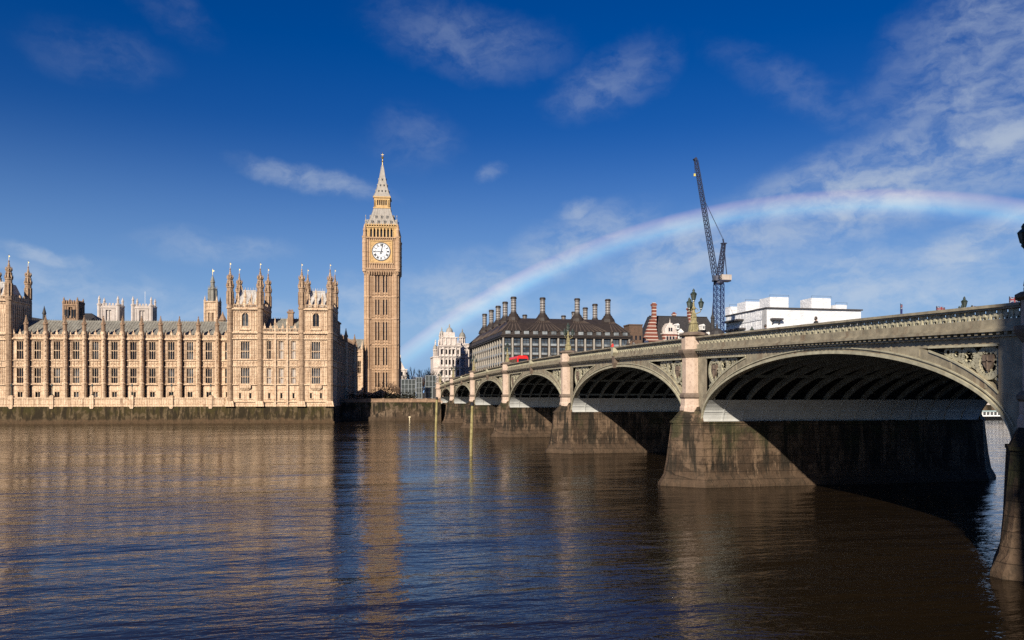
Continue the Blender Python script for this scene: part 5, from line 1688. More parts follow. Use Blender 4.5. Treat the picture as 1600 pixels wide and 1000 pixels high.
bk = empty('brick_block', (onY(995, 318), 322, 4.7), 0, 'plain brown brick block between the office block and the banded building', 'building')
w = MB(); w.box(-2.9, 2.9, -3, 4, 0, zh(995, 318, 508) - 4.7); w.box(-3.1, 3.1, -3.2, 4.2, zh(995, 318, 508) - 4.7, zh(995, 318, 507) - 4.5)
w.build('wall', BROWNB, bk)
w = MB()
for k in range(3):
    for j in range(4): w.box(-2.3 + 1.9 * k, -1.5 + 1.9 * k, -3.05, -2.9, 14 + 4 * j, 15.8 + 4 * j)
w.build('pane', GLASS, bk)
w = MB(); w.box(-7, -2.9, 0, 5, 0, zh(985, 318, 520) - 4.7); w.build('wing', BROWNB, bk)

# building wrapped in white sheeting
m, n, bs = newmat('white_scaffold_sheeting')
g_ = n('ShaderNodeSeparateXYZ', {0: pos(n)})
zf = n.math('FRACT', n.math('DIVIDE', n.math('ADD', g_.outputs[2], n.math('MULTIPLY', n.noise(pos(n), .15, 3), .6)), 2.0))
ln_ = n.math('LESS_THAN', zf, 0.05)
col = n.mix(n.maprange(n.noise(pos(n, (.3, .3, .8)), 1.0, 5, .6), .3, .7, 0, 1), (0.52, 0.53, 0.55, 1), (0.68, 0.68, 0.69, 1))
col = n.mix(n.math('MULTIPLY', ln_, .7), col, (0.45, 0.42, 0.42, 1))
b_ = n('ShaderNodeBump', {'Height': n.noise(pos(n, (.5, .5, .9)), 1.2, 4, .6), 'Strength': .7, 'Distance': .5})
setin(n, bs, Base_Color=col, Roughness=.5, Normal=b_.outputs[0])
SHEET = m
CORR = mat_paint('grey_corrugated_sheet', (0.30, 0.30, 0.31), .45, .2)
wb = empty('wrapped_building', (221.6, 370, 4.7), 0, 'big flat roofed building wrapped in white scaffold sheeting with boxes on its roof', 'building')
class WM(MB):
    def __init__(s): super().__init__(lambda x, y, z: (x - 221.6, y - 370, z - 4.7))
w = WM()
wx0, wx1 = 196.4, 247.0
rings = []
w.box(wx0 + .3, wx1, 350, 392, 4.7, 48.9)
for q in range(24):                                     # creased sheeting on the side
    y = 353 + 1.6 * q
    for z in range(8, 46, 6):
        w.taper(wx0 - .05, wx0 + .3, y, y + 1.5, z, wx0 - .25 * random.random(), wx0 + .3, y + .2, y + 1.3, z + 5.6)
w.mi = 1
for q in range(14): w.box(wx0 - .12, wx0 + .3, 350.1 + .28 * q, 350.26 + .28 * q, 4.7, 48.9)
w.mi = 0
w.box(onY(1136, 391), wx0 + .3, 388, 392, 4.7, 52.6)
w.build('sheeting', [SHEET, CORR], wb)
w = WM(); w.box(wx0 - .5, wx1 + .6, 349.2, 392, 48.9, 49.5)
w.box(onY(1205, 349), onY(1222, 349), 347.6, 350, zh(1213, 349, 499) - .4, zh(1213, 349, 499) + .5)
for k in (1208, 1218): w.bar((onY(k, 349), 350, zh(1213, 349, 507)), (onY(k, 349), 348, zh(1213, 349, 500)), .3)
w.box(wx0 - 3.4, wx0 + .2, 372, 390, 45.2, 46.0); w.box(wx0 - 3.4, wx0 + .2, 370, 390, 40.6, 41.4)
w.build('roof_slab', mat_paint('dark_boards', (.05, .045, .045), .7), wb)
for k, (p0, p1, pt, y, dp) in enumerate(((1165, 1187, 471, 374, 9), (1203, 1232, 464, 357, 10), (1268, 1298, 465.5, 357, 10), (1306, 1323, 476, 354, 6), (1140, 1163, 479, 386, 5))):
    b = WM(); b.box(onY(p0, y), onY(p1, y), y, y + dp, 49.5, zh(p0, y, pt))
    b.mi = 1
    zt_ = zh(p0, y, pt)
    for xx in (onY(p0, y) - .1, onY(p1, y) + .1): b.bar((xx, y - .1, zt_), (xx, y - .1, zt_ + 1.1), .08)
    b.bar((onY(p0, y) - .1, y - .1, zt_ + 1.0), (onY(p1, y) + .1, y - .1, zt_ + 1.0), .08)
    b.build('roof_box', [SHEET, BLACK], wb)

# ------------------------------------------------------------------ tower crane
CBLUE = mat_paint('blue_crane_paint', (0.018, 0.032, 0.10), .45, .3)
CDARK = mat_paint('dark_jib_paint', (0.022, 0.026, 0.05), .5, .3)
CONC = mat_stone('concrete_ballast', (.42, .36, .31), (.34, .29, .25))
KX, KY = onY(1123, 340), 340.0
S = .2925
def kz(py): return EYE + (618 - py) * S
kr = empty('tower_crane', (KX, KY, 4.7), 0, 'blue lattice tower crane with its jib raised steeply above the rooftops', 'crane')
KM = lambda: MB(lambda x, y, z: (x, y, z - 4.7))
mast = KM()
hw = 1.75
zz = 4.7
ztop = kz(444)
for sx in (-1, 1):
    for sy in (-1, 1): mast.bar((sx * hw, sy * hw, 4.7), (sx * hw, sy * hw, ztop), .32)
k = 0
while zz < ztop - 2:
    z2 = zz + 2.7
    for a, b in (((-hw, -hw), (hw, -hw)), ((hw, -hw), (hw, hw)), ((hw, hw), (-hw, hw)), ((-hw, hw), (-hw, -hw))):
        mast.bar((*a, zz), (*b, z2), .17); mast.bar((*b, zz), (*a, z2), .17); mast.bar((*a, zz), (*b, zz), .17)
    zz = z2
mast.build('mast', CBLUE, kr)
sl = KM()
sl.lathe(0, 0, [(2.2, ztop), (2.4, ztop + .5), (2.4, ztop + .9), (2.0, ztop + 1.2)], 12)
sl.box(-2.6, 5.3, -1.7, 1.7, ztop + 1.2, ztop + 1.9)
sl.build('slewing_platform', CDARK, kr)
cw = KM(); cw.box(.9, 5.6, -1.6, 1.6, ztop + 1.9, ztop + 4.3); cw.box(2.9, 3.1, -1.65, 1.65, ztop + 1.85, ztop + 4.35); cw.build('counterweight', CONC, kr)
cab = KM(); cab.taper(-3.4, -1.4, -2.6, -1.2, ztop + 1.3, -3.4, -1.5, -2.5, -1.3, ztop + 3.6); cab.build('cab', mat_glass('cab_glass', (.05, .05, .06)), kr)
def lattice(m, p, q, w0, w1, seg, t):
    p, q = Vector(p), Vector(q); d = (q - p).normalized(); s = Vector((0, 1, 0)); u = s.cross(d).normalized()
    pr = None
    for i in range(seg + 1):
        c = p + (q - p) * (i / seg); w_ = (w0 + (w1 - w0) * i / seg) / 2
        cs_ = [c + s * w_ + u * w_, c - s * w_ + u * w_, c - s * w_ - u * w_, c + s * w_ - u * w_]
        if pr:
            for a, b in zip(pr, cs_): m.bar(a, b, t)
            for j in range(4): m.bar(pr[j], cs_[(j + 1) % 4], t * .6); m.bar(cs_[j], cs_[(j + 1) % 4], t * .6)
        pr = cs_
jb = KM()
jp0 = (-1.4, 0, ztop + 2.0); jp1 = ((1085 - 1123) * S, 0, kz(253))
lattice(jb, jp0, jp1, 2.0, 1.25, 30, .25)
jb.bar(jp1, (jp1[0] - .8, 0, jp1[2] + 1.0), 1.4)
jb.build('jib', CDARK, kr)
af = KM()
ap = ((1131.5 - 1123) * S, 0, kz(380))
lattice(af, (.2, 0, ztop + 2), ap, 2.2, 1.2, 9, .34)
af.bar((4.2, 0, ztop + 2), ap, .3); af.bar(ap, (ap[0] - .4, 0, kz(373)), .5); af.box(ap[0] - 1.2, ap[0] + 1.2, -.9, .9, ap[2] - .2, ap[2] + .2)
af.build('a_frame', CDARK, kr)
cb_ = KM()
jm = [jp0[i] + (jp1[i] - jp0[i]) * .72 for i in range(3)]
cb_.bar((ap[0] - .4, -.3, kz(373)), jm, .10); cb_.bar((ap[0] - .4, .3, kz(373)), jm, .10)
cb_.bar((jp1[0] - .7, 0, jp1[2] + .4), (jp1[0] - .7, 0, jp1[2] - 6), .1)
cb_.build('cable', CDARK, kr)
hk = KM(); hk.box(jp1[0] - 1.05, jp1[0] - .35, -.3, .3, jp1[2] - 7.2, jp1[2] - 6); hk.build('hook_block', mat_paint('yellow_hook', (.6, .5, .1), .5), kr)

# ------------------------------------------------------------------ towers behind the palace
PALE = mat_stone('pale_church_stone', (0.49, 0.435, 0.395), (0.38, 0.33, 0.295), (0.24, 0.19, 0.165), scale=.4, streak=.6, stain=(.3, .22, .18))
def square_tower(name, px0, px1, Y, py_par, py_pin, mat, lab, cat, par_=None, win=2, top=True):
    x0, x1 = onY(px0, Y), onY(px1, Y)
    w_ = (x1 - x0); h_ = w_ / 2
    cx = (x0 + x1) / 2
    zb = zh((px0 + px1) / 2, Y, py_par) - 4.7
    zp = zh((px0 + px1) / 2, Y, py_pin) - 4.7
    return cx, h_, zb, zp
def church_tower(parent, cx, cy, h, zb, zp, mat, name='tower'):
    t = MB(lambda x, y, z: (x + cx, y + cy, z))
    ops = [(0, h * .55, zb - h * 1.7, zb - h * .45)]
    for k in range(4):
        f = MB(lambda x, y, z, c=cos(k * pi / 2), s=sin(k * pi / 2): (x * c - y * s + cx, x * s + y * c + cy, z))
        wall_open(f, -h, h, 0, zb, -h, .6, ops)
        for z in (zb - h * 2.0, zb - h * .25, zb - h * 3.6): f.box(-h, h, -h - .25, -h, z, z + .35)
        nn = 6
        for i in range(nn):
            a = -h + 2 * h * i / nn
            f.box(a + .1, a + 2 * h / nn * .62, -h, -h + .5, zb, zb + 1.3)
        f.box(-.16, .16, -h + .3, -h + .5, zb - h * 1.7, zb - h * .45)
        for x_ in (-h * .62, h * .62):
            f.box(x_ - .15, x_ + .15, -h - .2, -h, 0, zb - h * .3)
        o = len(t.v); t.v.extend(f.v); t.f.extend([[i + o for i in q] for q in f.f]); t.m.extend(f.m)
    t.box(-h + .7, h - .7, -h + .7, h - .7, 0, zb - .5)
    for sx in (-1, 1):
        for sy in (-1, 1):
            t.lathe(sx * h * .93, sy * h * .93, [(h * .22, 0), (h * .2, zb), (h * .24, zb + .2), (h * .24, zb + .8), (h * .13, zb + 1.1), (h * .11, zb + (zp - zb) * .55), (h * .15, zb + (zp - zb) * .6), (.05, zp)], 6)
    return t.build(name, mat, parent)
ab = empty('abbey', (-105, 424, 4.7), 0, 'pair of pale square church towers with corner pinnacles behind the palace roof', 'church')
Yb = 420.0
for p0, p1 in ((151, 185), (204, 237)):
    x0, x1 = onY(p0, Yb), onY(p1, Yb)
    church_tower(ab, (x0 + x1) / 2 + 105, 2, (x1 - x0) / 2 * .93, zh(168, Yb, 477) - 4.7, zh(168, Yb, 461) - 4.7, PALE)
w = MB(); w.box(-8, 9, 6, 60, 0, 30); w.add([(-8, 6, 30), (9, 6, 30), (.5, 6, 36), (-8, 60, 30), (9, 60, 30), (.5, 60, 36)], [(0, 1, 2), (0, 2, 5, 3), (1, 4, 5, 2)]); w.build('nave', PALE, ab)
w = MB(); xx = onY(222, Yb) + 105; w.bar((xx, 2, zh(222, Yb, 480) - 4.7), (xx, 2, zh(222, Yb, 453) - 4.7), .18, n=6); w.build('flagpole', WHITEP, ab)
Yt = 300.0
bt = empty('square_tower', (onY(109, Yt), Yt + 4, 4.7), -ROT, 'small brown square stone tower with four pinnacles left of the pale church towers', 'tower')
h_ = (onY(122, Yt) - onY(96, Yt)) / 2
church_tower(bt, 0, 0, h_ * .92, zh(109, Yt, 474) - 4.7, zh(109, Yt, 463) - 4.7, STONE_DK)
w = MB()
for x in (-h_ * .42, h_ * .42):
    for k in (-.5, .5): w.box(x + k * .9 - .3, x + k * .9 + .3, -h_ - .05, -h_ + .5, zh(109, Yt, 496) - 4.7, zh(109, Yt, 483) - 4.7)
w.build('window', GLASS, bt)
hb = empty('hall_roof', (onY(128, 310), 318, 4.7), -ROT, 'dark steep slate hall roof showing between the brown tower and pale towers', 'roof')
w = MB(); zr_ = zh(128, 310, 486) - 4.7
w.box(-9, 9, -8, 8, 0, zr_ - 6); w.build('wall', STONE_DK, hb)
w = MB(); w.add([(-9, -8.2, zr_ - 6), (9, -8.2, zr_ - 6), (9, 8.2, zr_ - 6), (-9, 8.2, zr_ - 6), (-2, 0, zr_), (1, 0, zr_)], [(0, 1, 5, 4), (1, 2, 5), (2, 3, 4, 5), (3, 0, 4)]); w.build('roof', SLATE, hb)
lh = empty('long_hall', (onY(58, 310), 312, 4.7), -ROT, 'long low dark roofed hall with a small spire right of the left pavilion', 'hall')
w = MB(); zr_ = zh(58, 310, 497) - 4.7
w.box(-6, 7, -5, 6, 0, zr_ - 3); w.build('wall', STONE_DK, lh)
w = MB(); w.add([(-6, -5.2, zr_ - 3), (7, -5.2, zr_ - 3), (7, 6, zr_ - 3), (-6, 6, zr_ - 3), (-6, 0, zr_ + 1), (7, 0, zr_ - 1)], [(0, 1, 5, 4), (1, 2, 5), (2, 3, 4, 5), (3, 0, 4)])
w.lathe(1.7, 0, [(.6, zr_ - 2), (.5, zr_ + 1.5), (.7, zr_ + 1.7), (.03, zr_ + 4.6)], 8); w.build('roof', SLATE, lh)
# ventilation tower with lantern
Yv = 285.0
vx0, vx1 = onY(319, Yv), onY(341, Yv)
vt = empty('lantern_tower', ((vx0 + vx1) / 2, Yv + 3, 4.7), -ROT, 'slim stone ventilation tower with grey lantern and spire behind the palace roof', 'tower')
h_ = (vx1 - vx0) / 2 * .88
def vz(py): return zh(330, Yv, py) - 4.7
t = MB()
for k in range(4):
    f = MB(lambda x, y, z, c=cos(k * pi / 2), s=sin(k * pi / 2): (x * c - y * s, x * s + y * c, z))
    wall_open(f, -h_, h_, 0, vz(470), -h_, .5, [(x, h_ * .36, vz(506), vz(488)) for x in (-h_ * .3, h_ * .3)])
    f.box(-h_, h_, -h_ - .2, -h_, vz(484), vz(482)); f.box(-h_ * 1.0, h_ * 1.0, -h_ - .25, -h_, vz(472), vz(470))
    f.box(-.08 - h_ * .3, .08 - h_ * .3, -h_ + .2, -h_ + .4, vz(506), vz(488)); f.box(-.08 + h_ * .3, .08 + h_ * .3, -h_ + .2, -h_ + .4, vz(506), vz(488))
    o = len(t.v); t.v.extend(f.v); t.f.extend([[i + o for i in q] for q in f.f]); t.m.extend(f.m)
t.box(-h_ + .6, h_ - .6, -h_ + .6, h_ - .6, 0, vz(472))
for sx in (-1, 1):
    for sy in (-1, 1): t.lathe(sx * h_, sy * h_, [(.42, 0), (.42, vz(470)), (.5, vz(469)), (.3, vz(468)), (.02, vz(461))], 6)
t.build('wall', STONE, vt)
t = MB()
t.lathe(0, 0, [(h_ * .78, vz(471)), (h_ * .72, vz(467)), (h_ * .72, vz(452)), (h_ * .82, vz(451)), (h_ * .6, vz(449)), (h_ * .36, vz(447)), (h_ * .34, vz(440)), (h_ * .42, vz(439.5)), (h_ * .12, vz(430)), (.04, vz(427))], 8)
for k in range(8):
    a = k * pi / 4 + pi / 8
    t.bar((h_ * .74 * cos(a), h_ * .74 * sin(a), vz(468)), (h_ * .74 * cos(a), h_ * .74 * sin(a), vz(452)), .22)
    t.lathe(h_ * .72 * cos(a), h_ * .72 * sin(a), [(.14, vz(451)), (.02, vz(444))], 4)
t.build('lantern_stage', LEAD, vt)
t = MB(); t.bar((0, 0, vz(428)), (0, 0, vz(418)), .1); t.box(0, .5, -.02, .02, vz(422), vz(420)); t.build('vane', GILT, vt)
tt = empty('small_turret', (onY(348, 262), 262, 4.7), 0, 'little dark capped turret on the roofs left of the middle pavilion', 'turret')
t = MB(); z_ = zh(348, 262, 502) - 4.7; t.lathe(0, 0, [(1.1, 0), (1.1, z_), (1.35, z_ + .2), (.5, z_ + 1.8), (.3, z_ + 2.2), (.03, z_ + 3.2)], 8); t.build('turret', STONE_DK, tt)

# ------------------------------------------------------------------ river wall between palace and bridge, with ramp and markers
wl = empty('embankment_wall', (14, 240.7, 0), 0, 'weathered stone embankment wall with a sloping ledge between the palace and the bridge', 'wall')
WALLM = mat_tide('weathered_embankment_stone', [(0.0, (0.055, 0.036, 0.021, 1)), (0.2, (0.062, 0.041, 0.026, 1)), (0.5, (0.068, 0.046, 0.028, 1)), (0.75, (0.032, 0.026, 0.011, 1)), (1.0, (0.024, 0.025, 0.007, 1))], 5.4, pale=(0.13, 0.092, 0.06), moss=(0.02, 0.021, 0.006), rough=.85, blocks=False)
w = MB()
w.taper(-18, 14.0, -.8, 2, -1, -18, 14.0, -.2, 2, 5.4)
w.add([(-9, -1.5, .4), (3.2, -1.0, 5.3), (3.2, -.1, 5.3), (-9, -.1, .4), (-9, -1.7, -1), (3.2, -1.5, -1), (3.2, -.1, -1), (-9, -.1, -1)], [(0, 1, 2, 3), (4, 5, 1, 0), (7, 4, 0, 3)])
w.taper(3.2, 14, -1.5, -.1, -1, 3.2, 14, -.6, -.1, 5.3)
w.build('wall', WALLM, wl)
w = MB()
w.box(-16.5, 14, -.3, .4, 5.4, 5.6); w.box(-16.5, 14, -.18, .25, 5.6, 6.25); w.box(-16.5, 14, -.28, .36, 6.25, 6.45)
for i in range(8): w.box(-16 + 4.2 * i, -15.4 + 4.2 * i, -.34, .4, 5.4, 6.6)
w.build('parapet', STONE_DK, wl)
YPO = mat_paint('pale_marker_paint', (.62, .52, .34), .6)
for px, Zc, lab in ((92, 219, 'small pale marker post at the foot of the left part of the river wall'), (373, 219, 'small pale marker post at the waterline below the turreted pavilions'), (640, 238.2, 'small pale marker post at the foot of the wall by the bridge')):
    Xc = (px - 800) / FPX * Zc
    x, y = Zc * sin(YAW) + Xc * cos(YAW), Zc * cos(YAW) - Xc * sin(YAW)
    p = empty('marker_post', (x, y, -.3), 0, lab, 'marker post', 'marker posts on the river wall')
    w = MB(); w.lathe(0, 0, [(.18, 0), (.16, 1.3)], 6); w.box(-.28, .28, -.1, .1, 1.1, 1.55); w.build('post', YPO, p)

# timber piles standing in the river
TIMB = mat_stone('yellow_green_timber', (.30, .26, .12), (.21, .17, .07), (.11, .085, .04), scale=1.2, streak=.9, stain=(.08, .06, .02), stain_amt=.8)
for (px, pyb, pyt, rad_, lab) in ((681, 690, 622, .21, 'thin yellowish timber pile in the river, the left one farther away'), (736, 712, 631, .20, 'yellowish timber pile in the river, the right and nearer one')):
    Zc = FPX * EYE / (pyb - 618); Xc = (px - 800) / FPX * Zc
    x, y = Zc * sin(YAW) + Xc * cos(YAW), Zc * cos(YAW) - Xc * sin(YAW)
    z_ = EYE + (618 - pyt) * Zc / FPX
    p = empty('mooring_pile', (x, y, 0), 0, lab, 'pile', 'timber piles in the river')
    w = MB(); w.tube([(0, 0, -2), (.03, 0, z_ * .3), (.12, .05, z_ * .7), (.18, .05, z_)], [rad_, rad_ * .98, rad_ * .9, rad_ * .82], 9); w.build('post', TIMB, p)
    w = MB(); w.lathe(.18, .05, [(rad_ * .95, z_ - .25), (rad_ * .95, z_ + .05), (rad_ * .4, z_ + .18)], 9); w.build('cap', BLACK, p)

# grey hoardings and screens by the bridge foot
HOARD = mat_paint('grey_green_screen', (.045, .052, .05), .4, .3, scale=.6)
HFR = mat_paint('galvanised_frame', (.34, .36, .36), .4, .2, .5)
for k, (p0, p1, pt, Y, lab) in enumerate(((627, 649, 593, 250, 'wide grey framed screen of many panes on the far bank by the bridge'), (650.5, 659, 590, 247, 'narrow tall grey framed screen on the far bank, middle of the three'), (665, 681, 587, 252, 'dark grey slatted screen next to the bridge foot on the far bank'))):
    x0, x1 = onY(p0, Y), onY(p1, Y); zt_ = zh(p0, Y, pt) - 4.7
    p = empty('screen', ((x0 + x1) / 2, Y, 4.7), 0, lab, 'screen', 'grey screens on the far bank')
    hw_ = (x1 - x0) / 2
    w = MB()
    w.box(-hw_, hw_, .05, .25, .3, zt_)
    w.build('panel', HOARD, p)
    w = MB()
    nx, nz = max(2, round(hw_ * 2 / 1.2)), 5
    for i in range(nx + 1): x = -hw_ + 2 * hw_ * i / nx; w.box(x - .09, x + .09, -.12, .05, 0, zt_ + .1)
    for j in range(nz + 1): z = .3 + (zt_ - .3) * j / nz; w.box(-hw_, hw_, -.06, .05, z - .07, z + .07)
    for x in (-hw_ * .8, hw_ * .8): w.bar((x, .25, zt_ * .7), (x, 2.4, 0), .12)
    w.build('frame', HFR, p)

# ------------------------------------------------------------------ trees, bare in winter
BARK = mat_stone('grey_brown_bark', (.085, .062, .045), (.055, .04, .03), (.12, .09, .07), scale=1.5, streak=.6, stain=(.03, .022, .016))
TWIG = mat_stone('brown_twigs', (.12, .075, .05), (.08, .05, .035), scale=1.0, streak=0, bump=0)
def tree_meshes(h, r0, spread, seed, depth=5):
    rg = random.Random(seed)
    tk, cr = MB(), MB()
    def grow(p, d, ln_, r, lev):
        q = p + d * ln_
        b = tk if lev < 1 else cr
        mid = p + d * ln_ * .5 + Vector((rg.uniform(-1, 1), rg.uniform(-1, 1), 0)) * ln_ * .05
        b.tube([p, mid, q], [r, r * .85, r * .68], 6 if lev < 2 else 3)
        if lev >= depth: return
        for i in range(2 if lev < 1 else (2 if lev < depth - 1 else 3)):
            a = rg.uniform(0, 2 * pi)
            t = rg.uniform(.35, .75) * spread
            s = d.cross(Vector((cos(a), sin(a), .3))).normalized()
            nd = (d * cos(t) + s * sin(t) + Vector((0, 0, .12))).normalized()
            grow(p + (q - p) * rg.uniform(.6, 1.0), nd, ln_ * rg.uniform(.6, .82), r * .58, lev + 1)
        grow(q, (d + Vector((rg.uniform(-.2, .2), rg.uniform(-.2, .2), .1))).normalized(), ln_ * .75, r * .66, lev + 1)
    grow(Vector((0, 0, 0)), Vector((0, 0, 1)), h * .28, r0, 0)
    return tk, cr
TP = []
for s in range(3):
    tk, cr = tree_meshes(13, .34, 1.0, 11 + s)
    e = empty('bare_tree', (0, 0, 0))
    tk.build('trunk', BARK, e); cr.build('crown', TWIG, e)
    TP.append(e)
used = [False] * 3
def tree(px, Y, z, s, i, lab, grp='bare trees on the far bank', x=None):
    if not used[i]: used[i] = True; e = TP[i]
    else: e = copy_tree(TP[i])
    e.location = (onY(px, Y) if x is None else x, Y, z); e.scale = (s, s, s); e.rotation_euler = (0, 0, px * .7)
    return tag(e, lab, 'tree', grp)
GRPL = 'bare brown winter tree among those beyond the grey screens, left of the bridge'
for k, (px, Y, s) in enumerate(((640, 335, 1.15), (648, 350, 1.3), (656, 342, 1.2), (664, 356, 1.3), (671, 345, 1.15), (677, 352, 1.2), (645, 300, .9), (660, 305, .9), (672, 310, .9))):
    tree(px, Y, 4.7, s, k % 3, GRPL)
for k, (px, Y, s) in enumerate(((590, 285, .62), (601, 288, .70), (611, 284, .66), (620, 287, .60))):
    tree(px, Y, 4.7, s, (k + 1) % 3, 'small bare dark tree in front of the foot of the clock tower', 'bare trees in front of the clock tower')
HEDGE = mat_stone('dark_hedge_leaves', (.030, .030, .016), (.045, .038, .02), (.02, .018, .012), scale=2.0, streak=0)
hg = MB()
rg = random.Random(5)
for i in range(2600):
    x, y, z = rg.uniform(0.3, 21), rg.uniform(246, 248.4), rg.uniform(4.7, 8.0 + .6 * sin(i))
    s = rg.uniform(.15, .4); a = rg.uniform(0, 6.28); b = rg.uniform(-1, 1)
    d1 = Vector((cos(a), sin(a), b)).normalized() * s; d2 = d1.cross(Vector((0, .3, 1))).normalized() * s * .7
    c = Vector((x, y, z)); hg.quad(tuple(c - d1), tuple(c + d2), tuple(c + d1), tuple(c - d2))
for i in range(14): hg.tube([(1 + 1.5 * i, 247.2, 4.6), (1.2 + 1.5 * i, 247.3, 7.4)], [.12, .05], 4)
tag(hg.build('hedge', HEDGE), 'long dark hedge behind the embankment parapet between palace and screens', 'hedge')

# ------------------------------------------------------------------ red buses on the bridge
RED = mat_paint('red_bus_paint', (.62, .018, .014), .3, .08)
TYRE = mat_paint('tyre_rubber', (.02, .02, .02), .8)
def make_bus(name, loc, lab):
    e = empty(name, loc, radians(0), lab, 'bus', 'red buses on the bridge')
    b = MB()
    def sec(y, dx, dz): return [(-1.25 + dx, y, .35), (1.25 - dx, y, .35), (1.27 - dx, y, 1.2), (1.25 - dx, y, 3.9 - dz), (1.05 - dx, y, 4.3 - dz), (.7, y, 4.4 - dz), (-.7, y, 4.4 - dz), (-1.05 + dx, y, 4.3 - dz), (-1.25 + dx, y, 3.9 - dz), (-1.27 + dx, y, 1.2)]
    b.loft([sec(-5.2, .12, .12), sec(-5.05, .02, .02), sec(5.0, .02, .02), sec(5.2, .15, .2)])
    bo = b.build('body', RED, e)
    for z0, z1 in ((1.3, 2.1), (2.95, 3.7)):
        for s in (-1, 1):
            g = MB(); g.box(min(s * 1.24, s * 1.285), max(s * 1.24, s * 1.285), -4.8, 4.8, z0, z1)
            g.build('side_window', GLASS, bo)
        g = MB(); g.box(-1.0, 1.0, -5.25, -5.05, z0, z1); g.build('rear_window', GLASS, bo)
        g = MB(); g.box(-1.05, 1.05, 5.05, 5.24, z0, z1); g.build('windscreen', GLASS, bo)
    for y in (-3.2, 3.0):
        for s in (-1, 1):
            g = MB(lambda x, y_, z, s=s, y=y: (s * 1.12 + z, y + x, .5 + y_))
            g.lathe(0, 0, [(.3, -.16), (.48, -.14), (.5, 0), (.48, .14), (.3, .16)], 16, 0)
            g.build('wheel', TYRE, e)
    for s in (-1, 1):
        g = MB(); g.box(s * .95 - .12, s * .95 + .12, -5.27, -5.18, .9, 1.2); g.build('tail_light', mat_paint('tail_lens', (.4, .01, .01), .2), e)
    return e
def droad(x, y): return par(y) - 1.055 if y < 245 else 9.0
make_bus('bus', (37.2, 173, droad(0, 173)), 'red double decker bus on the bridge, the nearer and larger one')
make_bus('bus', (42.3, 211, droad(0, 211)), 'red double decker bus on the bridge, the farther one behind a lamp')

# ------------------------------------------------------------------ people on the bridge
def person_mesh():
    J = {'pelvis': (0, 0, .95, .15, .11), 'waist': (0, 0, 1.12, .145, .105), 'chest': (0, 0.01, 1.32, .17, .115), 'neck0': (0, 0, 1.47, .075, .07), 'neck': (0, .01, 1.53, .052, .055),
         'jaw': (0, .03, 1.585, .06, .07), 'head': (0, .02, 1.66, .074, .09), 'top': (0, .005, 1.73, .05, .06)}
    for s, n_ in ((-1, 'l'), (1, 'r')):
        J.update({n_ + 'sh': (s * .17, 0, 1.42, .07, .07), n_ + 'el': (s * .235, -.03, 1.15, .048, .05), n_ + 'wr': (s * .22, .13, .97, .035, .032), n_ + 'hand': (s * .21, .19, .92, .04, .022),
                  n_ + 'hip': (s * .09, 0, .88, .10, .11), n_ + 'kn': (s * .10, .05 * s + .03, .50, .065, .07), n_ + 'an': (s * .10, .08 * s - .03, .09, .042, .05), n_ + 'toe': (s * .11, .08 * s + .13, .04, .04, .03)})
    E_ = [('pelvis', 'waist'), ('waist', 'chest'), ('chest', 'neck0'), ('neck0', 'neck'), ('neck', 'jaw'), ('jaw', 'head'), ('head', 'top')]
    for n_ in 'lr': E_ += [('chest', n_ + 'sh'), (n_ + 'sh', n_ + 'el'), (n_ + 'el', n_ + 'wr'), (n_ + 'wr', n_ + 'hand'), ('pelvis', n_ + 'hip'), (n_ + 'hip', n_ + 'kn'), (n_ + 'kn', n_ + 'an'), (n_ + 'an', n_ + 'toe')]
    ks = list(J)
    me = bpy.data.meshes.new('person')
    me.from_pydata([J[k][:3] for k in ks], [(ks.index(a), ks.index(b)) for a, b in E_], [])
    o = bpy.data.objects.new('person', me); COL.objects.link(o)
    sk = o.modifiers.new('Skin', 'SKIN'); sk.use_smooth_shade = True
    for i, k in enumerate(ks):
        me.skin_vertices[0].data[i].radius = J[k][3:]
    me.skin_vertices[0].data[0].use_root = True
    sb_ = o.modifiers.new('Subdivision', 'SUBSURF'); sb_.levels = 1; sb_.render_levels = 1
    dg = bpy.context.evaluated_depsgraph_get()
    out_ = bpy.data.meshes.new_from_object(o.evaluated_get(dg))
    bpy.data.objects.remove(o)
    return out_
PM = person_mesh()
SKIN = mat_paint('skin', (.50, .30, .21), .5, .1)
TROU = mat_paint('dark_trousers', (.025, .027, .035), .8)
HAIRM = mat_paint('dark_hair', (.03, .02, .014), .6)
COATS = {'red coat': (.50, .03, .025), 'black coat': (.015, .015, .017), 'navy jacket': (.02, .03, .07), 'grey coat': (.12, .12, .12), 'brown coat': (.10, .06, .035), 'pale jacket': (.45, .42, .36)}
COATM = {}
def person(px, x, coat, lab, hat=False, scale=1.0):
    Y = x / tan(YAW + atan((px - 800) / FPX))
    key = coat
    if key not in COATM:
        md = PM.copy()
        for m_ in (SKIN, mat_paint(coat.replace(' ', '_'), COATS[coat], .8), TROU): md.materials.append(m_)
        for p_ in md.polygons:
            c = p_.center
            p_.material_index = 0 if (c.z > 1.50 or (abs(c.x) > .17 and c.z < 1.0 and c.y > .12)) else (1 if c.z > .80 else 2)
            p_.use_smooth = True
        COATM[key] = md
    o = bpy.data.objects.new('person', COATM[key]); COL.objects.link(o)
    o.location = (x, Y, par(Y) - 1.115); o.rotation_euler = (0, 0, -pi / 2 if px > 1100 else random.choice((0.2, pi - .2, -1.5))); o.scale = (scale,) * 3
    h = MB(); h.lathe(0, .0, [(.09, 1.60), (.095, 1.66), (.088, 1.73), (.06, 1.775), (.02, 1.79)], 10)
    h.lathe(0, -.045, [(.07, 1.54), (.08, 1.62), (.05, 1.74)], 8)
    h.build('hair', HAIRM, o, smooth=True)
    return tag(o, lab, 'person', 'people walking on the bridge')
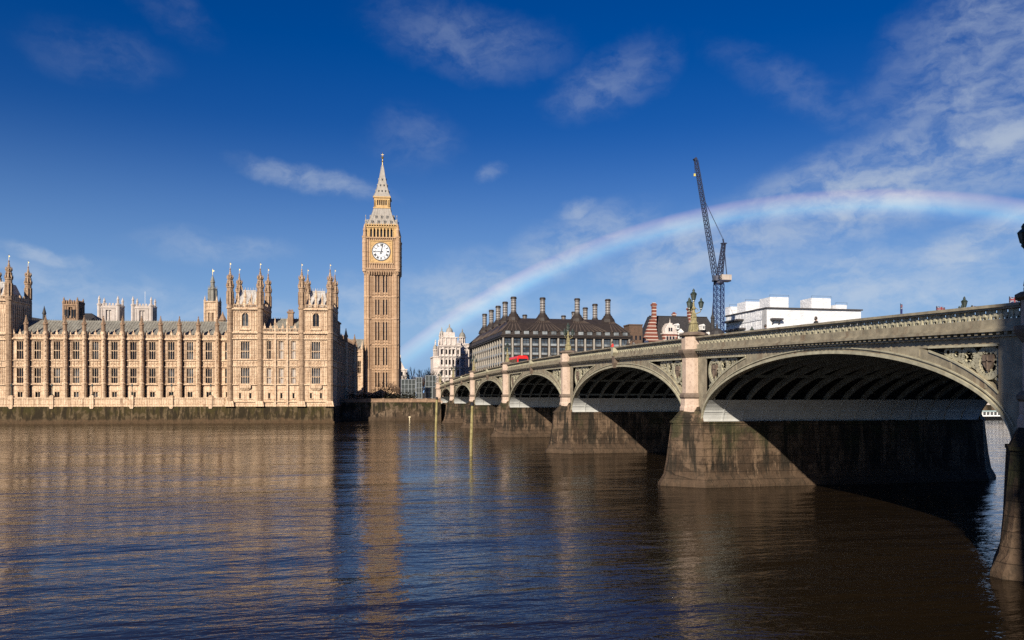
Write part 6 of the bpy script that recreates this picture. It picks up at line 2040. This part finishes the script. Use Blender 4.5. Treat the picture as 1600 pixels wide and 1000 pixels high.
person(957, 29.1, 'red coat', 'person in a red coat walking along the bridge parapet', scale=1.09)
person(981, 29.3, 'black coat', 'person in a black coat, leftmost of the close trio right of the red coat')
person(985.5, 29.0, 'brown coat', 'person in a brown coat in the middle of the close trio on the bridge')
person(990, 29.4, 'grey coat', 'person in a grey coat, rightmost of the close trio on the bridge')
person(1196, 29.3, 'navy jacket', 'person in a navy jacket above the parapet in front of the white wrapped building', scale=.88)
person(1275, 29.0, 'black coat', 'person in a black coat, nearest of the walkers, head above the parapet', scale=.92)
person(860, 29.2, 'grey coat', 'person in a grey coat on the bridge left of a lamp, before the office block')
person(1010, 29.2, 'navy jacket', 'person in a navy jacket on the bridge below the striped gable')
for k, (px, c) in enumerate(((692, 'black coat'), (699, 'navy jacket'), (705, 'brown coat'), (713, 'grey coat'), (722, 'black coat'), (728, 'pale jacket'), (757, 'black coat'))):
    person(px, 29.2, c, 'tiny distant walker behind the parapet at the far end of the bridge')

# ------------------------------------------------------------------ flags above the far parapet
m, n, bs = newmat('flag_cloth')
tc = n('ShaderNodeTexCoord').outputs['Object']
s_ = n('ShaderNodeSeparateXYZ', {0: tc})
u_ = n.math('ABSOLUTE', n.math('SUBTRACT', s_.outputs[0], .48)); v_ = n.math('ABSOLUTE', n.math('ADD', s_.outputs[2], .27))
wc = n.math('MAXIMUM', n.math('LESS_THAN', u_, .085), n.math('LESS_THAN', v_, .085)); rc = n.math('MAXIMUM', n.math('LESS_THAN', u_, .055), n.math('LESS_THAN', v_, .055))
dgl = n.math('LESS_THAN', n.math('ABSOLUTE', n.math('SUBTRACT', n.math('MULTIPLY', u_, .56), v_)), .05)
col = n.mix(dgl, (.01, .015, .09, 1), (.22, .22, .25, 1)); col = n.mix(wc, col, (.22, .22, .25, 1)); col = n.mix(rc, col, (.16, .012, .018, 1))
setin(n, bs, Base_Color=col, Roughness=.8)
FLAG = m
for px, pt, lab in ((1407, 474, 'furled flag on a slender pole beyond the bridge, leftmost of the flags'), (1463, 478, 'small blue flag beyond the parapet, just left of the far lamp'), (1519, 477, 'small blue flag beyond the parapet, just right of the far lamp'), (1577, 463, 'blue flag on a pole at the right end of the parapet')):
    x = 53.8
    Y = x / tan(YAW + atan((px - 800) / FPX))
    Z = x * sin(YAW) + Y * cos(YAW)
    zt_ = EYE + (618 - pt) * Z / FPX
    zb = par(Y) - .2
    e = empty('flag', (x, Y, zb), 0, lab, 'flag', 'flags beyond the bridge')
    w = MB(); w.bar((0, 0, 0), (0, 0, zt_ - zb), .05, n=6); w.build('pole', BLACK, e)
    furl = px == 1407
    g = MB(); nn = 8
    L_ = .22 if furl else .95
    for sgn in (0,):
        rows = []
        for i in range(nn + 1):
            t_ = i / nn
            rows.append([(L_ * t_, .07 * sin(t_ * 7), -.02 - .10 * t_), (L_ * t_, .07 * sin(t_ * 7 + .5), -.56 - .22 * t_ - (.4 if furl else 0))])
        pts = [p for rw_ in rows for p in rw_]
        g.add(pts, [(2 * i, 2 * i + 2, 2 * i + 3, 2 * i + 1) for i in range(nn)])
    f = g.build('cloth', FLAG, e, loc=(0.03, 0, zt_ - zb))

# ------------------------------------------------------------------ the far bank seen through the right arch
nb = empty('promenade_wall', (420, 235.5, 0), 0, 'pale stone embankment wall on the far bank seen through the right arch', 'wall')
w = MB(); w.taper(-364, 900, -.8, 2, -1, -364, 900, 0, 2, 4.2); w.mi = 1
w.box(-364, 900, -.3, .6, 4.2, 5.0); w.box(-364, 900, -.1, .4, 5.0, 5.9); w.box(-364, 900, -.2, .5, 5.9, 6.15)
for i in range(60): w.box(-364 + 8 * i, -363 + 8 * i, -.5, .5, 4.2, 6.6)
w.build('wall', [WALLM, WSTONE], nb)
BOATW = mat_paint('white_boat_paint', (.74, .75, .74), .35, .08)
BOATB = mat_paint('blue_boat_paint', (.05, .12, .32), .35, .1)
GREENR = mat_paint('pale_green_canopy', (.40, .52, .50), .5, .1)
def river_boat(x, y, ln_, lab, bl_):
    e = empty('river_boat', (x, y, 0), 0, lab, 'boat', 'boats moored at the far bank')
    h = MB()
    st = []
    for t_ in (0, .06, .2, .5, .85, 1):
        w_ = 2.3 * (sin(min(1, t_ * 4) * pi / 2) * .92 + .08) if t_ < .3 else 2.3 * (1 if t_ < .9 else .85)
        st.append([(ln_ * (t_ - .5), -w_, 1.0), (ln_ * (t_ - .5), -w_ * .75, -.6), (ln_ * (t_ - .5), w_ * .75, -.6), (ln_ * (t_ - .5), w_, 1.0)])
    h.loft(st); h.build('hull', BLACK if not bl_ else BOATB, e)
    c = MB(); c.box(-ln_ * .38, ln_ * .45, -1.9, 1.9, 1.0, 1.35); c.box(-ln_ * .38, ln_ * .45, -1.9, 1.9, 2.35, 2.5)
    nw = int(ln_ * .83 / 1.3)
    for i in range(nw + 1):
        xx = -ln_ * .38 + ln_ * .83 * i / nw
        c.box(xx - .12, xx + .12, -1.88, -1.7, 1.35, 2.35); c.box(xx - .12, xx + .12, 1.7, 1.88, 1.35, 2.35)
    co = c.build('cabin', BOATW, e)
    g = MB(); g.box(-ln_ * .37, ln_ * .44, -1.72, -1.66, 1.35, 2.35); g.box(-ln_ * .37, ln_ * .44, 1.66, 1.72, 1.35, 2.35); g.build('window', GLASSB if not bl_ else OFFGL, co)
    g = MB(); g.box(-ln_ * .4, ln_ * .46, -2.1, 2.1, 2.5, 2.72); g.build('roof', GREENR, e)
    g = MB(); g.box(-ln_ * .36, -ln_ * .26, -1.2, 1.2, 2.72, 3.5); g.build('wheelhouse', BOATW, e)
river_boat(194, 213, 22, 'white river boat with a pale green roof and dark hull moored at the far bank', False)
river_boat(217.5, 213.5, 19, 'white and blue river boat moored right of the green roofed boat', True)
pt = empty('floating_pier', (206, 219, 0), 0, 'long low floating pier with pale railings behind the moored boats', 'pier')
w = MB(); w.box(-26, 26, -2.5, 2.5, -.5, .9); w.build('pontoon', BLACK, pt)
w = MB()
for i in range(27): w.bar((-26 + 2 * i, -2.4, .9), (-26 + 2 * i, -2.4, 2.0), .07)
for z in (1.4, 2.0): w.bar((-26, -2.4, z), (26, -2.4, z), .06)
w.build('railing', BOATW, pt)
PLANE = mat_stone('pale_plane_bark', (.30, .26, .22), (.20, .175, .15), (.38, .34, .28), scale=.9, streak=.5)
pt_ = empty('plane_tree', (onY(1566, 241), 241, 4.7), 0, 'large plane tree with a thick pale trunk on the far bank, under the right arch', 'tree')
tk, cr = tree_meshes(20, 1.05, .95, 33)
tk.build('trunk', PLANE, pt_); cr.build('crown', TWIG, pt_)
for k, (px, Y, s) in enumerate(((1530, 262, 1.2), (1545, 258, 1.3), (1580, 260, 1.25), (1595, 268, 1.4), (1612, 262, 1.3), (1500, 270, 1.3))):
    tree(px, Y, 4.7, s, k % 3, 'bare tree lining the far promenade beyond the right arch', 'bare trees lining the far promenade')
pb = empty('terrace_building', (330, 330, 4.7), 0, 'long pale stone building behind the far promenade trees', 'building')
w = MB()
wall_open(w, -90, 90, 0, 22, 0, .4, [(-86 + 5 * i, 1.8, 3 + 5 * j, 6.2 + 5 * j) for i in range(35) for j in range(4)])
w.quad((-90, 12, 0), (-90, 0, 0), (-90, 0, 22), (-90, 12, 22)); w.quad((-90, 0, 22), (90, 0, 22), (90, 12, 22), (-90, 12, 22))
for z in (7, 12, 17, 21.6): w.box(-90.2, 90.2, -.4, 0, z, z + .5)
w.build('wall', WSTONE, pb)
w = MB(); w.box(-89.5, 89.5, .45, .7, 1, 21); w.build('pane', GLASS, pb)
